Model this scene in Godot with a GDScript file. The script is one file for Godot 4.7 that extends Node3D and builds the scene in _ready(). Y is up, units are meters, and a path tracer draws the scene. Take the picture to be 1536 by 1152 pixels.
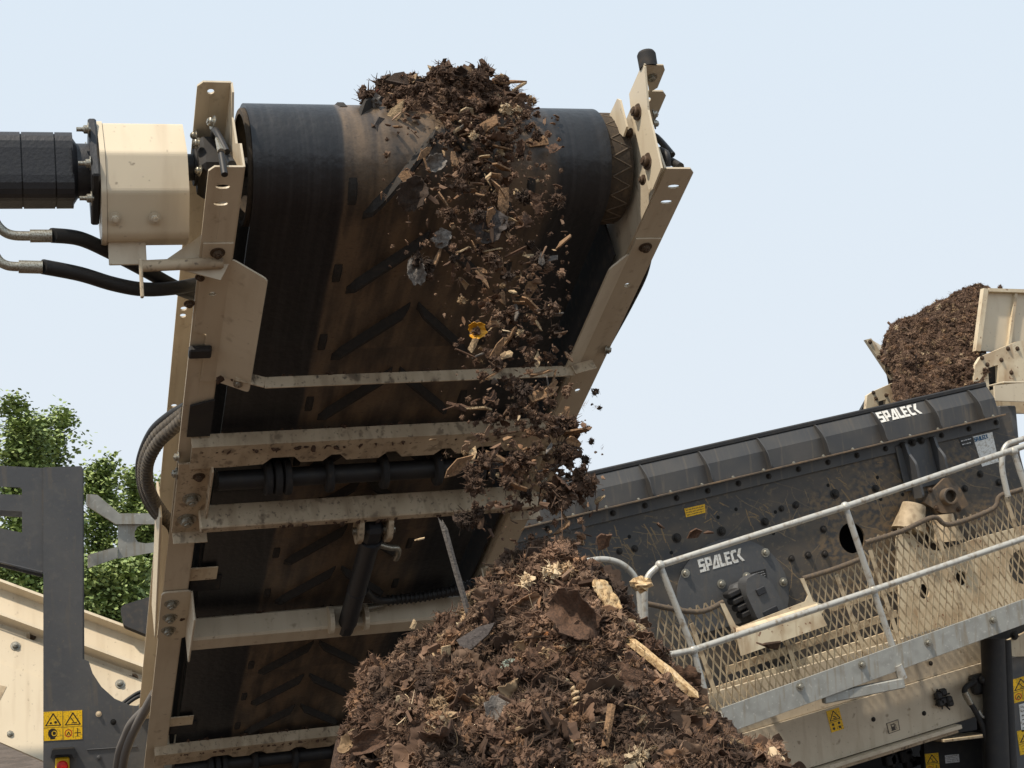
extends Node3D
# A yard with a mobile screening machine: a discharge conveyor drops compost and wood waste onto a pile.
# World: x runs along the machine, y is up, z comes towards the viewer. Metres.

const FOCAL := 2300.0
var eye := Vector3(0, 2.0, 0)
var view := Basis(Vector3(0.95419496, -0.04253856, 0.29614599), Vector3(-0.00105951, 0.98935399, 0.14552511), Vector3(-0.29918364, -0.1391731, 0.94399152))
var flat := Transform3D.IDENTITY
var conv := Transform3D(Basis(Vector3(0.99917172, 0.04069243, 0), Vector3(-0.03648493, 0.89585979, -0.44283642), Vector3(-0.01802009, 0.44246963, 0.89660242)), Vector3(1.467, 3.690, -5.66))
var scr: Transform3D
var walk: Transform3D
var M := {}
var rng := RandomNumberGenerator.new()
var bolt_mesh: ArrayMesh
var used := {}

# ---------------------------------------------------------------- mesh builder
class MB:
	var v := PackedVector3Array()
	var n := PackedVector3Array()
	var t := PackedVector2Array()
	var c := PackedColorArray()
	var tint := Color.WHITE
	var colored := false
	func tri(a: Vector3, b: Vector3, d: Vector3, na: Vector3, nb: Vector3, nd: Vector3, ua := Vector2.ZERO, ub := Vector2.ZERO, ud := Vector2.ZERO) -> void:
		if (b - a).cross(d - a).dot(na + nb + nd) > 0.0:
			v.append_array([a, d, b]); n.append_array([na, nd, nb]); t.append_array([ua, ud, ub])
		else:
			v.append_array([a, b, d]); n.append_array([na, nb, nd]); t.append_array([ua, ub, ud])
		if colored: c.append_array([tint, tint, tint])
	func flat_tri(a: Vector3, b: Vector3, d: Vector3, out: Vector3) -> void:
		var m := (b - a).cross(d - a)
		if m.length_squared() < 1e-16: return
		m = m.normalized()
		if m.dot(out) < 0.0: m = -m
		tri(a, b, d, m, m, m)
	func quad(a: Vector3, b: Vector3, d: Vector3, e: Vector3, out: Vector3) -> void:
		flat_tri(a, b, d, out); flat_tri(a, d, e, out)
	func uv_quad(a: Vector3, b: Vector3, d: Vector3, e: Vector3, out: Vector3) -> void:
		tri(a, b, d, out, out, out, Vector2(0, 1), Vector2(1, 1), Vector2(1, 0))
		tri(a, d, e, out, out, out, Vector2(0, 1), Vector2(1, 0), Vector2(0, 0))
	# box with chamfered edges
	func box(center: Vector3, size: Vector3, bevel := 0.004, turn := Basis.IDENTITY) -> void:
		var h := size * 0.5
		var k := minf(bevel, minf(h.x, minf(h.y, h.z)) * 0.45)
		var ax := [turn.x, turn.y, turn.z]
		for i in 3:
			var j := (i + 1) % 3
			var l := (i + 2) % 3
			for s in [-1.0, 1.0]:
				var o: Vector3 = ax[i] * s
				var p := center + o * h[i]
				var a: Vector3 = ax[j] * (h[j] - k)
				var b: Vector3 = ax[l] * (h[l] - k)
				quad(p - a - b, p + a - b, p + a + b, p - a + b, o)
				for s2 in [-1.0, 1.0]:
					var o2: Vector3 = ax[j] * s2
					var q := center + o * (h[i] - k) + o2 * h[j]
					quad(p + o2 * (h[j] - k) - b, p + o2 * (h[j] - k) + b, q + b, q - b, o + o2)
		for sx in [-1.0, 1.0]:
			for sy in [-1.0, 1.0]:
				for sz in [-1.0, 1.0]:
					var e: Vector3 = center + turn.x * sx * (h.x - k) + turn.y * sy * (h.y - k) + turn.z * sz * (h.z - k)
					flat_tri(e + turn.x * sx * k, e + turn.y * sy * k, e + turn.z * sz * k, turn.x * sx + turn.y * sy + turn.z * sz)
	# flat outline given a real thickness; axis 0: (z, y), 1: (x, z), 2: (x, y)
	func plate(poly: PackedVector2Array, axis: int, lo: float, hi: float, xf := Transform3D.IDENTITY) -> void:
		var at := func(p: Vector2, h: float) -> Vector3:
			if axis == 0: return xf * Vector3(h, p.y, p.x)
			if axis == 1: return xf * Vector3(p.x, h, p.y)
			return xf * Vector3(p.x, p.y, h)
		var up: Vector3 = (at.call(Vector2.ZERO, 1.0) - at.call(Vector2.ZERO, 0.0))
		var ids := Geometry2D.triangulate_polygon(poly)
		for i in range(0, ids.size(), 3):
			for s in [0, 1]:
				var h: float = hi if s else lo
				flat_tri(at.call(poly[ids[i]], h), at.call(poly[ids[i + 1]], h), at.call(poly[ids[i + 2]], h), up if s else -up)
		var turn := -1.0 if Geometry2D.is_polygon_clockwise(poly) else 1.0
		for i in poly.size():
			var a := poly[i]
			var b := poly[(i + 1) % poly.size()]
			var d := (b - a)
			var o2 := Vector2(d.y, -d.x) * turn
			var o: Vector3 = at.call(a + o2, 0.0) - at.call(a, 0.0)
			quad(at.call(a, lo), at.call(b, lo), at.call(b, hi), at.call(a, hi), o)
	# round tube along points; radius may be a number or a list, one for each point
	func tube(pts: Array, radius, seg := 10, caps := true) -> void:
		var prev_side := Vector3.ZERO
		var rings: Array = []
		var norms: Array = []
		for i in pts.size():
			var p: Vector3 = pts[i]
			var d: Vector3
			if i == 0: d = pts[1] - pts[0]
			elif i == pts.size() - 1: d = pts[i] - pts[i - 1]
			else: d = (pts[i] - pts[i - 1]).normalized() + (pts[i + 1] - pts[i]).normalized()
			d = d.normalized()
			var side := prev_side - d * prev_side.dot(d)
			if side.length() < 0.01:
				side = d.cross(Vector3.UP if absf(d.y) < 0.9 else Vector3.RIGHT)
			side = side.normalized()
			prev_side = side
			var up := d.cross(side)
			var r: float = radius[i] if radius is Array else radius
			var ring := PackedVector3Array()
			var nr := PackedVector3Array()
			for k in seg:
				var a := TAU * k / seg
				var o := side * cos(a) + up * sin(a)
				ring.append(p + o * r); nr.append(o)
			rings.append(ring); norms.append(nr)
		for i in pts.size() - 1:
			for k in seg:
				var k2 := (k + 1) % seg
				var dl: Vector3 = (pts[i + 1] - pts[i])
				var tilt := 0.0
				if radius is Array and dl.length() > 1e-5: tilt = (radius[i] - radius[i + 1]) / dl.length()
				var ad := dl.normalized() * tilt
				var n1: Vector3 = (norms[i][k] + ad).normalized()
				var n2: Vector3 = (norms[i][k2] + ad).normalized()
				var n3: Vector3 = (norms[i + 1][k2] + ad).normalized()
				var n4: Vector3 = (norms[i + 1][k] + ad).normalized()
				tri(rings[i][k], rings[i][k2], rings[i + 1][k2], n1, n2, n3)
				tri(rings[i][k], rings[i + 1][k2], rings[i + 1][k], n1, n3, n4)
		if caps:
			for e in [0, pts.size() - 1]:
				var o: Vector3 = (pts[0] - pts[1]) if e == 0 else (pts[e] - pts[e - 1])
				for k in range(1, seg - 1): flat_tri(rings[e][0], rings[e][k], rings[e][k + 1], o)
	# turned profile: list of Vector2(distance along a->b, radius)
	func turned(a: Vector3, dir: Vector3, profile: Array, seg := 24) -> void:
		var pts: Array = []
		var rs: Array = []
		for i in profile.size():
			var q: Vector2 = profile[i]
			pts.append(a + dir.normalized() * (q.x + i * 1e-5)); rs.append(q.y)
		var side := dir.normalized().cross(Vector3.UP if absf(dir.normalized().y) < 0.9 else Vector3.RIGHT).normalized()
		var up := dir.normalized().cross(side)
		for i in pts.size() - 1:
			var dl: float = (pts[i + 1] - pts[i]).length()
			var tn := Vector2(dl, rs[i] - rs[i + 1]).normalized()
			for k in seg:
				var a1 := TAU * k / seg
				var a2 := TAU * (k + 1) / seg
				var o1 := side * cos(a1) + up * sin(a1)
				var o2 := side * cos(a2) + up * sin(a2)
				var n1: Vector3 = o1 * tn.x + dir.normalized() * tn.y
				var n2: Vector3 = o2 * tn.x + dir.normalized() * tn.y
				tri(pts[i] + o1 * rs[i], pts[i] + o2 * rs[i], pts[i + 1] + o2 * rs[i + 1], n1, n2, n2)
				tri(pts[i] + o1 * rs[i], pts[i + 1] + o2 * rs[i + 1], pts[i + 1] + o1 * rs[i + 1], n1, n2, n1)
	func ball(p: Vector3, r: float, seg := 12) -> void:
		var prof: Array = []
		for i in seg + 1:
			var a := PI * i / seg
			prof.append(Vector2(r - r * cos(a), maxf(r * sin(a), 0.0001)))
		turned(p - Vector3.UP * r, Vector3.UP, prof, seg * 2)
	func mesh() -> ArrayMesh:
		var arr := []
		arr.resize(Mesh.ARRAY_MAX)
		arr[Mesh.ARRAY_VERTEX] = v
		arr[Mesh.ARRAY_NORMAL] = n
		arr[Mesh.ARRAY_TEX_UV] = t
		if colored: arr[Mesh.ARRAY_COLOR] = c
		var m := ArrayMesh.new()
		m.add_surface_from_arrays(Mesh.PRIMITIVE_TRIANGLES, arr)
		return m

# ---------------------------------------------------------------- scene tree helpers
func numbered(called: String) -> String:
	if not used.has(called):
		used[called] = 0
		return called
	used[called] += 1
	return "%s_%03d" % [called, used[called]]

func tag(o: Node3D, label: String, category: String, group := "", kind := "") -> void:
	o.set_meta("label", label)
	if category: o.set_meta("category", category)
	if group: o.set_meta("group", group)
	if kind: o.set_meta("kind", kind)

func thing(called: String, label: String, category: String, xf := Transform3D.IDENTITY, group := "") -> Node3D:
	var o := Node3D.new()
	o.name = numbered(called)
	add_child(o)
	o.transform = xf
	tag(o, label, category, group)
	return o

func inst(called: String, mesh: Mesh, mat: Material, parent: Node) -> MeshInstance3D:
	var o := MeshInstance3D.new()
	o.name = numbered(called) if parent == self else called
	o.mesh = mesh
	o.material_override = mat
	o.cast_shadow = GeometryInstance3D.SHADOW_CASTING_SETTING_ON
	parent.add_child(o, true)
	return o

func part(called: String, b: MB, mat: Material, parent: Node) -> MeshInstance3D:
	return inst(called, b.mesh(), mat, parent)

func box(called: String, parent: Node, mat: Material, center: Vector3, size: Vector3, bevel := 0.004, turn := Basis.IDENTITY) -> MeshInstance3D:
	var b := MB.new()
	b.box(center, size, bevel, turn)
	return part(called, b, mat, parent)

func plate(called: String, parent: Node, mat: Material, poly: PackedVector2Array, axis: int, lo: float, hi: float) -> MeshInstance3D:
	var b := MB.new()
	b.plate(poly, axis, lo, hi)
	return part(called, b, mat, parent)

func pipe(called: String, parent: Node, mat: Material, pts: Array, r, seg := 10) -> MeshInstance3D:
	var b := MB.new()
	b.tube(pts, r, seg)
	return part(called, b, mat, parent)

func bolt(parent: Node, at: Vector3, out: Vector3, size := 1.0, mat: Material = null, called := "bolt") -> MeshInstance3D:
	var o := inst(called, bolt_mesh, mat if mat else M.zinc, parent)
	var y := out.normalized()
	var x := y.cross(Vector3(0.3, 0.2, 0.9)).normalized()
	o.transform = Transform3D(Basis(x, y, x.cross(y)).scaled_local(Vector3.ONE * size), at)
	return o

# where the line of sight through a point of the survey photograph meets the plane local[axis] = val of a frame
func hit(xf: Transform3D, axis: int, val: float, px: float, py: float) -> Vector3:
	var inv := xf.affine_inverse()
	var d := inv.basis * (view * Vector3((px - 768.0) / FOCAL, (576.0 - py) / FOCAL, -1.0))
	var o := inv * eye
	return o + d * ((val - o[axis]) / d[axis])

func outline(xf: Transform3D, axis: int, val: float, pts: Array) -> PackedVector2Array:
	var r := PackedVector2Array()
	for i in range(0, pts.size(), 2):
		var p := hit(xf, axis, val, pts[i], pts[i + 1])
		if axis == 0: r.append(Vector2(p.z, p.y))
		elif axis == 1: r.append(Vector2(p.x, p.z))
		else: r.append(Vector2(p.x, p.y))
	return r

func rounded(poly: PackedVector2Array, r: float, steps := 4) -> PackedVector2Array:
	var out := PackedVector2Array()
	for i in poly.size():
		var p := poly[i]
		var a := (poly[posmod(i - 1, poly.size())] - p)
		var b := (poly[(i + 1) % poly.size()] - p)
		var k := minf(r, minf(a.length(), b.length()) * 0.45)
		var s := p + a.normalized() * k
		var e := p + b.normalized() * k
		for j in steps + 1:
			var f := float(j) / steps
			out.append(s.lerp(p, f).lerp(p.lerp(e, f), f))
	return out

func ring2(center: Vector2, rx: float, ry: float, seg := 16) -> PackedVector2Array:
	var out := PackedVector2Array()
	for i in seg: out.append(center + Vector2(cos(TAU * i / seg) * rx, sin(TAU * i / seg) * ry))
	return out

# cut an opening: the outline runs in along a hair-thin slit, round the opening and back out
func opening(outer: PackedVector2Array, hole: PackedVector2Array) -> PackedVector2Array:
	var h := hole
	if Geometry2D.is_polygon_clockwise(h) == Geometry2D.is_polygon_clockwise(outer):
		h = hole.duplicate(); h.reverse()
	var best := 1e9
	var bi := 0
	var bj := 0
	for i in outer.size():
		for j in h.size():
			var d := outer[i].distance_squared_to(h[j])
			if d < best:
				best = d; bi = i; bj = j
	var out := PackedVector2Array()
	var dir := (h[bj] - outer[bi]).normalized()
	var off := Vector2(-dir.y, dir.x) * 0.0002
	if Geometry2D.is_polygon_clockwise(outer): off = -off
	for i in bi: out.append(outer[i])
	out.append(outer[bi] - off * 0.5 + (outer[posmod(bi - 1, outer.size())] - outer[bi]).normalized() * 0.0001)
	for j in h.size(): out.append(h[(bj + j) % h.size()])
	out.append(h[bj] + (h[posmod(bj - 1, h.size())] - h[bj]).normalized() * 0.0003)
	out.append(outer[bi] + (outer[(bi + 1) % outer.size()] - outer[bi]).normalized() * 0.0004)
	for i in range(bi + 1, outer.size()): out.append(outer[i])
	return out

func smooth(pts: Array, steps := 6) -> Array:
	var cu := Curve3D.new()
	for i in pts.size():
		var a: Vector3 = pts[maxi(i - 1, 0)]
		var b: Vector3 = pts[mini(i + 1, pts.size() - 1)]
		var tan := (b - a) / 6.0
		cu.add_point(pts[i], -tan, tan)
	var out: Array = []
	for i in pts.size() - 1:
		for k in steps: out.append(cu.sample(i, float(k) / steps))
	out.append(pts[-1])
	return out

# ---------------------------------------------------------------- materials
var noise_bytes := {}
func noise(kind: String, seed_: int, freq: float, octaves: int, size := 512) -> PackedByteArray:
	var key := "%s %d %f %d %d" % [kind, seed_, freq, octaves, size]
	if not noise_bytes.has(key):
		var f := FastNoiseLite.new()
		f.seed = seed_
		f.frequency = freq
		f.noise_type = {"s": FastNoiseLite.TYPE_SIMPLEX_SMOOTH, "c": FastNoiseLite.TYPE_CELLULAR, "v": FastNoiseLite.TYPE_VALUE, "r": FastNoiseLite.TYPE_SIMPLEX}[kind]
		f.fractal_type = FastNoiseLite.FRACTAL_RIDGED if kind == "r" else FastNoiseLite.FRACTAL_FBM
		f.fractal_octaves = octaves
		var im := f.get_seamless_image(size, size, false, false, 0.1, true)
		im.convert(Image.FORMAT_L8)
		noise_bytes[key] = im.get_data()
	return noise_bytes[key]

# base colour with stains: each layer is [colour, kind, seed, frequency, octaves, low, high, most], with two more numbers drawn out into streaks
func stained(base: Color, layers: Array, size := 384) -> ImageTexture:
	var data := PackedByteArray()
	data.resize(size * size * 3)
	var src: Array = []
	for l in layers: src.append(noise(l[1], l[2], l[3], l[4], size))
	for i in size * size:
		var r := base.r
		var g := base.g
		var b := base.b
		for k in layers.size():
			var l: Array = layers[k]
			var j := i
			if l.size() > 8: j = (i / size) / l[9] * size + ((i % size) * l[8]) % size
			var w: float = clampf((src[k][j] / 255.0 - l[5]) / (l[6] - l[5]), 0.0, 1.0) * l[7]
			r += (l[0].r - r) * w
			g += (l[0].g - g) * w
			b += (l[0].b - b) * w
		data[i * 3] = int(clampf(r, 0, 1) * 255); data[i * 3 + 1] = int(clampf(g, 0, 1) * 255); data[i * 3 + 2] = int(clampf(b, 0, 1) * 255)
	return ImageTexture.create_from_image(Image.create_from_data(size, size, false, Image.FORMAT_RGB8, data))

func relief(kind: String, seed_: int, freq: float, octaves: int, strength := 4.0, size := 512) -> ImageTexture:
	var im := Image.create_from_data(size, size, false, Image.FORMAT_L8, noise(kind, seed_, freq, octaves, size))
	im.convert(Image.FORMAT_RGBA8)
	im.bump_map_to_normal_map(strength)
	return ImageTexture.create_from_image(im)

func mat(base: Color, rough := 0.6, metal := 0.0, tex: Texture2D = null, scale := 1.0, normal: Texture2D = null, normal_scale := 0.5) -> StandardMaterial3D:
	var m := StandardMaterial3D.new()
	m.albedo_color = base if tex == null else Color.WHITE
	m.roughness = rough
	m.metallic = metal
	if tex: m.albedo_texture = tex
	if normal:
		m.normal_enabled = true
		m.normal_texture = normal
		m.normal_scale = normal_scale
	if tex or normal:
		m.uv1_triplanar = true
		m.uv1_world_triplanar = true
		m.uv1_scale = Vector3.ONE * scale
	return m

func make_materials() -> void:
	var mud := Color(0.34, 0.27, 0.2)
	var soot := Color(0.13, 0.11, 0.1)
	var dust := Color(0.62, 0.52, 0.4)
	var fine := relief("s", 5, 0.05, 3, 2.0)
	var scuff := Color(0.3, 0.25, 0.2)
	M.cream = mat(Color.WHITE, 0.5, 0.0, stained(Color(0.785, 0.735, 0.645), [[Color(0.715, 0.66, 0.57), "s", 11, 0.006, 4, 0.35, 0.75, 0.6], [Color(0.6, 0.52, 0.42), "s", 12, 0.012, 5, 0.55, 1.0, 0.3, 3, 2], [mud, "s", 13, 0.03, 6, 0.74, 0.9, 0.5], [scuff, "s", 10, 0.09, 4, 0.82, 0.9, 0.5]]), 0.8, fine, 0.12)
	M.cream_clean = mat(Color.WHITE, 0.42, 0.0, stained(Color(0.825, 0.77, 0.67), [[Color(0.775, 0.715, 0.61), "s", 14, 0.006, 4, 0.4, 0.8, 0.6], [Color(0.66, 0.58, 0.47), "s", 15, 0.012, 5, 0.62, 1.0, 0.35, 3, 2], [scuff, "s", 9, 0.1, 3, 0.82, 0.9, 0.5]]), 0.6)
	M.cream_dirty = mat(Color.WHITE, 0.75, 0.0, stained(Color(0.755, 0.69, 0.585), [[Color(0.6, 0.525, 0.43), "s", 16, 0.008, 5, 0.4, 0.85, 0.7], [mud, "s", 17, 0.012, 5, 0.6, 1.0, 0.35, 2, 2], [scuff, "s", 18, 0.025, 6, 0.68, 0.82, 0.7], [soot, "s", 8, 0.09, 4, 0.74, 0.84, 0.6]]), 0.9, fine, 0.3)
	M.cream_worn = mat(Color.WHITE, 0.6, 0.0, stained(Color(0.83, 0.775, 0.665), [[dust, "s", 19, 0.008, 4, 0.45, 0.8, 0.6], [Color(0.55, 0.42, 0.3), "s", 20, 0.012, 5, 0.62, 1.0, 0.45, 3, 2], [Color(0.38, 0.22, 0.14), "s", 7, 0.06, 4, 0.76, 0.86, 0.8]]), 0.8)
	M.grey = mat(Color.WHITE, 0.5, 0.0, stained(Color(0.295, 0.3, 0.308), [[Color(0.44, 0.415, 0.38), "s", 3, 0.04, 6, 0.6, 0.9, 0.35], [Color(0.345, 0.34, 0.335), "s", 21, 0.006, 5, 0.4, 0.8, 0.6], [Color(0.41, 0.37, 0.32), "s", 22, 0.012, 5, 0.68, 1.0, 0.5, 5, 2], [Color(0.46, 0.4, 0.33), "s", 6, 0.09, 3, 0.8, 0.88, 0.5]]), 0.7, fine, 0.1)
	M.screen_hood = mat(Color.WHITE, 0.42, 0.0, stained(Color(0.235, 0.235, 0.237), [[Color(0.31, 0.295, 0.275), "s", 26, 0.006, 5, 0.35, 0.8, 0.7], [Color(0.47, 0.41, 0.33), "s", 27, 0.012, 5, 0.62, 1.0, 0.5, 5, 2]]), 0.8)
	M.screen_dusty = mat(Color.WHITE, 0.8, 0.0, stained(Color(0.4, 0.34, 0.275), [[Color(0.29, 0.27, 0.25), "s", 28, 0.015, 5, 0.4, 0.7, 0.8], [Color(0.52, 0.42, 0.31), "s", 29, 0.03, 5, 0.55, 0.8, 0.7]]), 0.9)
	M.dark = mat(Color.WHITE, 0.6, 0.0, stained(Color(0.13, 0.128, 0.13), [[Color(0.2, 0.18, 0.16), "s", 30, 0.02, 5, 0.45, 0.85, 0.7]]), 1.5)
	M.black = mat(Color(0.09, 0.09, 0.095), 0.55)
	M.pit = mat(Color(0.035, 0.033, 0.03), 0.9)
	M.motor = mat(Color.WHITE, 0.5, 0.0, stained(Color(0.15, 0.155, 0.17), [[Color(0.17, 0.17, 0.175), "s", 31, 0.03, 4, 0.5, 0.85, 0.6]]), 2.0, fine, 0.4)
	M.rubber = mat(Color.WHITE, 0.8, 0.0, stained(Color(0.13, 0.13, 0.135), [[Color(0.26, 0.22, 0.18), "s", 32, 0.02, 5, 0.5, 0.85, 0.7]]), 2.0)
	M.rubber_dusty = mat(Color.WHITE, 0.9, 0.0, stained(Color(0.25, 0.215, 0.175), [[Color(0.36, 0.3, 0.23), "s", 33, 0.02, 5, 0.4, 0.8, 0.7], [Color(0.15, 0.13, 0.12), "s", 34, 0.05, 4, 0.6, 0.8, 0.7]]), 2.5)
	M.cleat = mat(Color.WHITE, 0.85, 0.0, stained(Color(0.15, 0.138, 0.128), [[Color(0.27, 0.23, 0.19), "s", 54, 0.03, 4, 0.55, 0.85, 0.6]], 256), 4.0)
	M.hose = mat(Color.WHITE, 0.55, 0.0, stained(Color(0.1, 0.1, 0.105), [[Color(0.2, 0.18, 0.16), "s", 35, 0.04, 4, 0.5, 0.8, 0.5]]), 5.0)
	M.hose_grey = mat(Color(0.4, 0.385, 0.37), 0.6)
	M.conduit = mat(Color.WHITE, 0.7, 0.0, stained(Color(0.27, 0.25, 0.225), [[Color(0.38, 0.34, 0.28), "s", 52, 0.03, 4, 0.4, 0.75, 0.8]], 256), 6.0)
	M.zinc = mat(Color.WHITE, 0.38, 0.75, stained(Color(0.66, 0.65, 0.6), [[Color(0.38, 0.33, 0.27), "s", 36, 0.04, 4, 0.45, 0.75, 0.7]]), 8.0)
	M.rusty = mat(Color.WHITE, 0.7, 0.3, stained(Color(0.36, 0.29, 0.22), [[Color(0.2, 0.15, 0.12), "s", 37, 0.04, 4, 0.45, 0.7, 0.8]]), 10.0)
	M.dark_bolt = mat(Color(0.16, 0.145, 0.13), 0.65, 0.2)
	M.galv = mat(Color.WHITE, 0.5, 0.25, stained(Color(0.64, 0.64, 0.615), [[Color(0.56, 0.555, 0.53), "s", 38, 0.02, 5, 0.35, 0.75, 0.6], [Color(0.52, 0.46, 0.37), "s", 39, 0.012, 5, 0.6, 1.0, 0.6, 4, 2], [Color(0.78, 0.77, 0.74), "s", 53, 0.07, 4, 0.75, 0.85, 0.6]]), 1.0)
	M.tube = mat(Color.WHITE, 0.4, 0.3, stained(Color(0.72, 0.71, 0.68), [[Color(0.5, 0.44, 0.36), "s", 40, 0.02, 5, 0.58, 0.82, 0.75]]), 2.0)
	M.mesh = mat(Color.WHITE, 0.7, 0.1, stained(Color(0.7, 0.63, 0.52), [[Color(0.42, 0.35, 0.27), "s", 41, 0.02, 5, 0.45, 0.8, 0.7]]), 1.5)
	M.trim = mat(Color.WHITE, 0.9, 0.0, stained(Color(0.34, 0.3, 0.26), [[Color(0.48, 0.4, 0.3), "s", 42, 0.03, 5, 0.5, 0.8, 0.7]]), 3.0)
	M.white = mat(Color.WHITE, 0.55, 0.0, stained(Color(0.87, 0.87, 0.85), [[Color(0.62, 0.58, 0.52), "s", 55, 0.03, 6, 0.5, 0.85, 0.6], [Color(0.4, 0.36, 0.31), "s", 56, 0.12, 4, 0.72, 0.82, 0.7]], 256), 4.0)
	M.yellow = mat(Color(0.9, 0.72, 0.08), 0.5)
	M.red = mat(Color(0.75, 0.1, 0.06), 0.4)
	M.blue = mat(Color(0.16, 0.36, 0.5), 0.5)
	M.soil = mat(Color.WHITE, 0.95, 0.0, stained(Color(0.33, 0.245, 0.185), [[Color(0.215, 0.155, 0.118), "s", 43, 0.03, 5, 0.35, 0.65, 0.9], [Color(0.4, 0.31, 0.22), "s", 44, 0.08, 4, 0.66, 0.8, 0.7]]), 3.0, relief("s", 45, 0.04, 5, 8.0), 1.0)
	M.ground = mat(Color.WHITE, 0.95, 0.0, stained(Color(0.36, 0.315, 0.275), [[Color(0.28, 0.24, 0.205), "s", 46, 0.01, 5, 0.35, 0.7, 0.8], [Color(0.45, 0.38, 0.32), "s", 47, 0.05, 4, 0.62, 0.8, 0.6]]), 0.4, relief("s", 48, 0.03, 5, 6.0), 0.8)
	var vc := StandardMaterial3D.new()
	vc.vertex_color_use_as_albedo = true
	vc.roughness = 0.92
	M.frag = vc
	M.bark = mat(Color.WHITE, 0.9, 0.0, stained(Color(0.33, 0.2, 0.135), [[Color(0.16, 0.11, 0.085), "s", 49, 0.03, 5, 0.35, 0.65, 0.85]]), 6.0, relief("s", 50, 0.05, 4, 6.0), 0.8)
	var leaf := StandardMaterial3D.new()
	leaf.vertex_color_use_as_albedo = true
	leaf.roughness = 0.6
	leaf.backlight = Color(0.55, 0.75, 0.3)
	leaf.cull_mode = BaseMaterial3D.CULL_DISABLED
	M.leaf = leaf
	M.trunk = mat(Color.WHITE, 0.9, 0.0, stained(Color(0.4, 0.34, 0.27), [[Color(0.24, 0.19, 0.15), "s", 51, 0.04, 4, 0.4, 0.7, 0.8]]), 2.0)
	var b := MB.new()
	b.turned(Vector3.ZERO, Vector3.UP, [Vector2(0, 0.0215), Vector2(0.003, 0.0215), Vector2(0.0035, 0.0001)], 16)
	b.turned(Vector3(0, 0.003, 0), Vector3.UP, [Vector2(0, 0.0145), Vector2(0.010, 0.0145), Vector2(0.0125, 0.012), Vector2(0.0127, 0.0001)], 6)
	b.turned(Vector3(0, 0.015, 0), Vector3.UP, [Vector2(0, 0.0075), Vector2(0.004, 0.0075), Vector2(0.0045, 0.0001)], 10)
	bolt_mesh = b.mesh()

# grey paint of the screen's side plate with dried runs, scratches and the patch of dried mud right of the round opening
func side_plate_texture(mud_at: Vector2, size: Vector2) -> ImageTexture:
	var w := 1024
	var h := 512
	var im := Image.create(w, h, false, Image.FORMAT_RGB8)
	var a := noise("s", 71, 0.01, 5, 1024)
	var g := noise("s", 72, 0.06, 4, 1024)
	var st := noise("s", 73, 0.03, 4, 1024)
	for y in h:
		for x in w:
			var p := Vector2(float(x) / w, 1.0 - float(y) / h) * size
			var n1: float = a[y * 1024 + x] / 255.0
			var n2: float = g[y * 1024 + x] / 255.0
			var n3: float = st[(y / 6) * 1024 + x] / 255.0
			var c := Color(0.245, 0.242, 0.24).lerp(Color(0.33, 0.3, 0.265), clampf((n1 - 0.35) * 2.0, 0, 1))
			c = c.lerp(Color(0.42, 0.365, 0.29), clampf((n3 - 0.62) * 3.0, 0, 1) * clampf((n2 - 0.3) * 2.0, 0, 1) * 0.5)
			var near := 1.0 - smoothstep(0.25, 0.95, ((p - mud_at) * Vector2(0.8, 1.25)).length() + (n1 - 0.5) * 0.8)
			c = c.lerp(Color(0.5, 0.405, 0.29), near * clampf((n2 - 0.3) * 3.5, 0, 1) * 0.7)
			if n2 > 0.72: c = c.lerp(Color(0.5, 0.43, 0.33), 0.35)
			im.set_pixel(x, y, c)
	var r := RandomNumberGenerator.new()
	r.seed = 74
	for i in 120:
		var p := Vector2(r.randf() * w, r.randf_range(0.05, 0.75) * h)
		var d := Vector2(r.randfn(0.1, 0.55), 1.0)
		if i % 3 == 0: d = Vector2(r.randfn(0.7, 0.4), 0.8)
		var col := Color(0.52, 0.44, 0.33).lerp(Color(0.36, 0.32, 0.27), r.randf())
		for k in r.randi_range(4, 14):
			var q := p + d.normalized() * 8.0
			ink_line(im, p, q, r.randf_range(0.8, 1.9), col)
			p = q
			d += Vector2(r.randfn(0, 0.25), 0)
			if p.x < 2 or p.x > w - 2 or p.y > h - 2: break
	for run in [[0.16, 0.16], [0.2, 0.12], [0.225, 0.13], [0.27, 0.1], [0.385, 0.1], [0.46, 0.14], [0.62, 0.1], [0.7, 0.12]]:
		for k in 8:
			var p := Vector2(run[0] * w + r.randfn(0, 13), run[1] * h + r.randfn(10, 14))
			var q := p + Vector2(r.randfn(9, 5), r.randf_range(20, 110) * r.randf())
			ink_line(im, p, p.lerp(q, 0.5) + Vector2(r.randfn(0, 5), 0), r.randf_range(0.8, 2.4), Color(0.52, 0.42, 0.29))
			ink_line(im, p.lerp(q, 0.5), q, r.randf_range(0.8, 1.6), Color(0.47, 0.39, 0.28))
	return ImageTexture.create_from_image(im)

# ---------------------------------------------------------------- print: yellow warning plates and other flat stickers
func print_mat(im: Image) -> StandardMaterial3D:
	# dried dirt and scuffs on the print
	var g := noise("s", 57, 0.05, 5, 256)
	for y in im.get_height():
		for x in im.get_width():
			var v: float = g[((y * 2) % 256) * 256 + (x * 2 + im.get_width() * 3) % 256] / 255.0
			im.set_pixel(x, y, im.get_pixel(x, y).lerp(Color(0.42, 0.36, 0.28), clampf((v - 0.55) * 3.0, 0, 1) * 0.55))
	var m := StandardMaterial3D.new()
	m.albedo_texture = ImageTexture.create_from_image(im)
	m.roughness = 0.5
	return m

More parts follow.
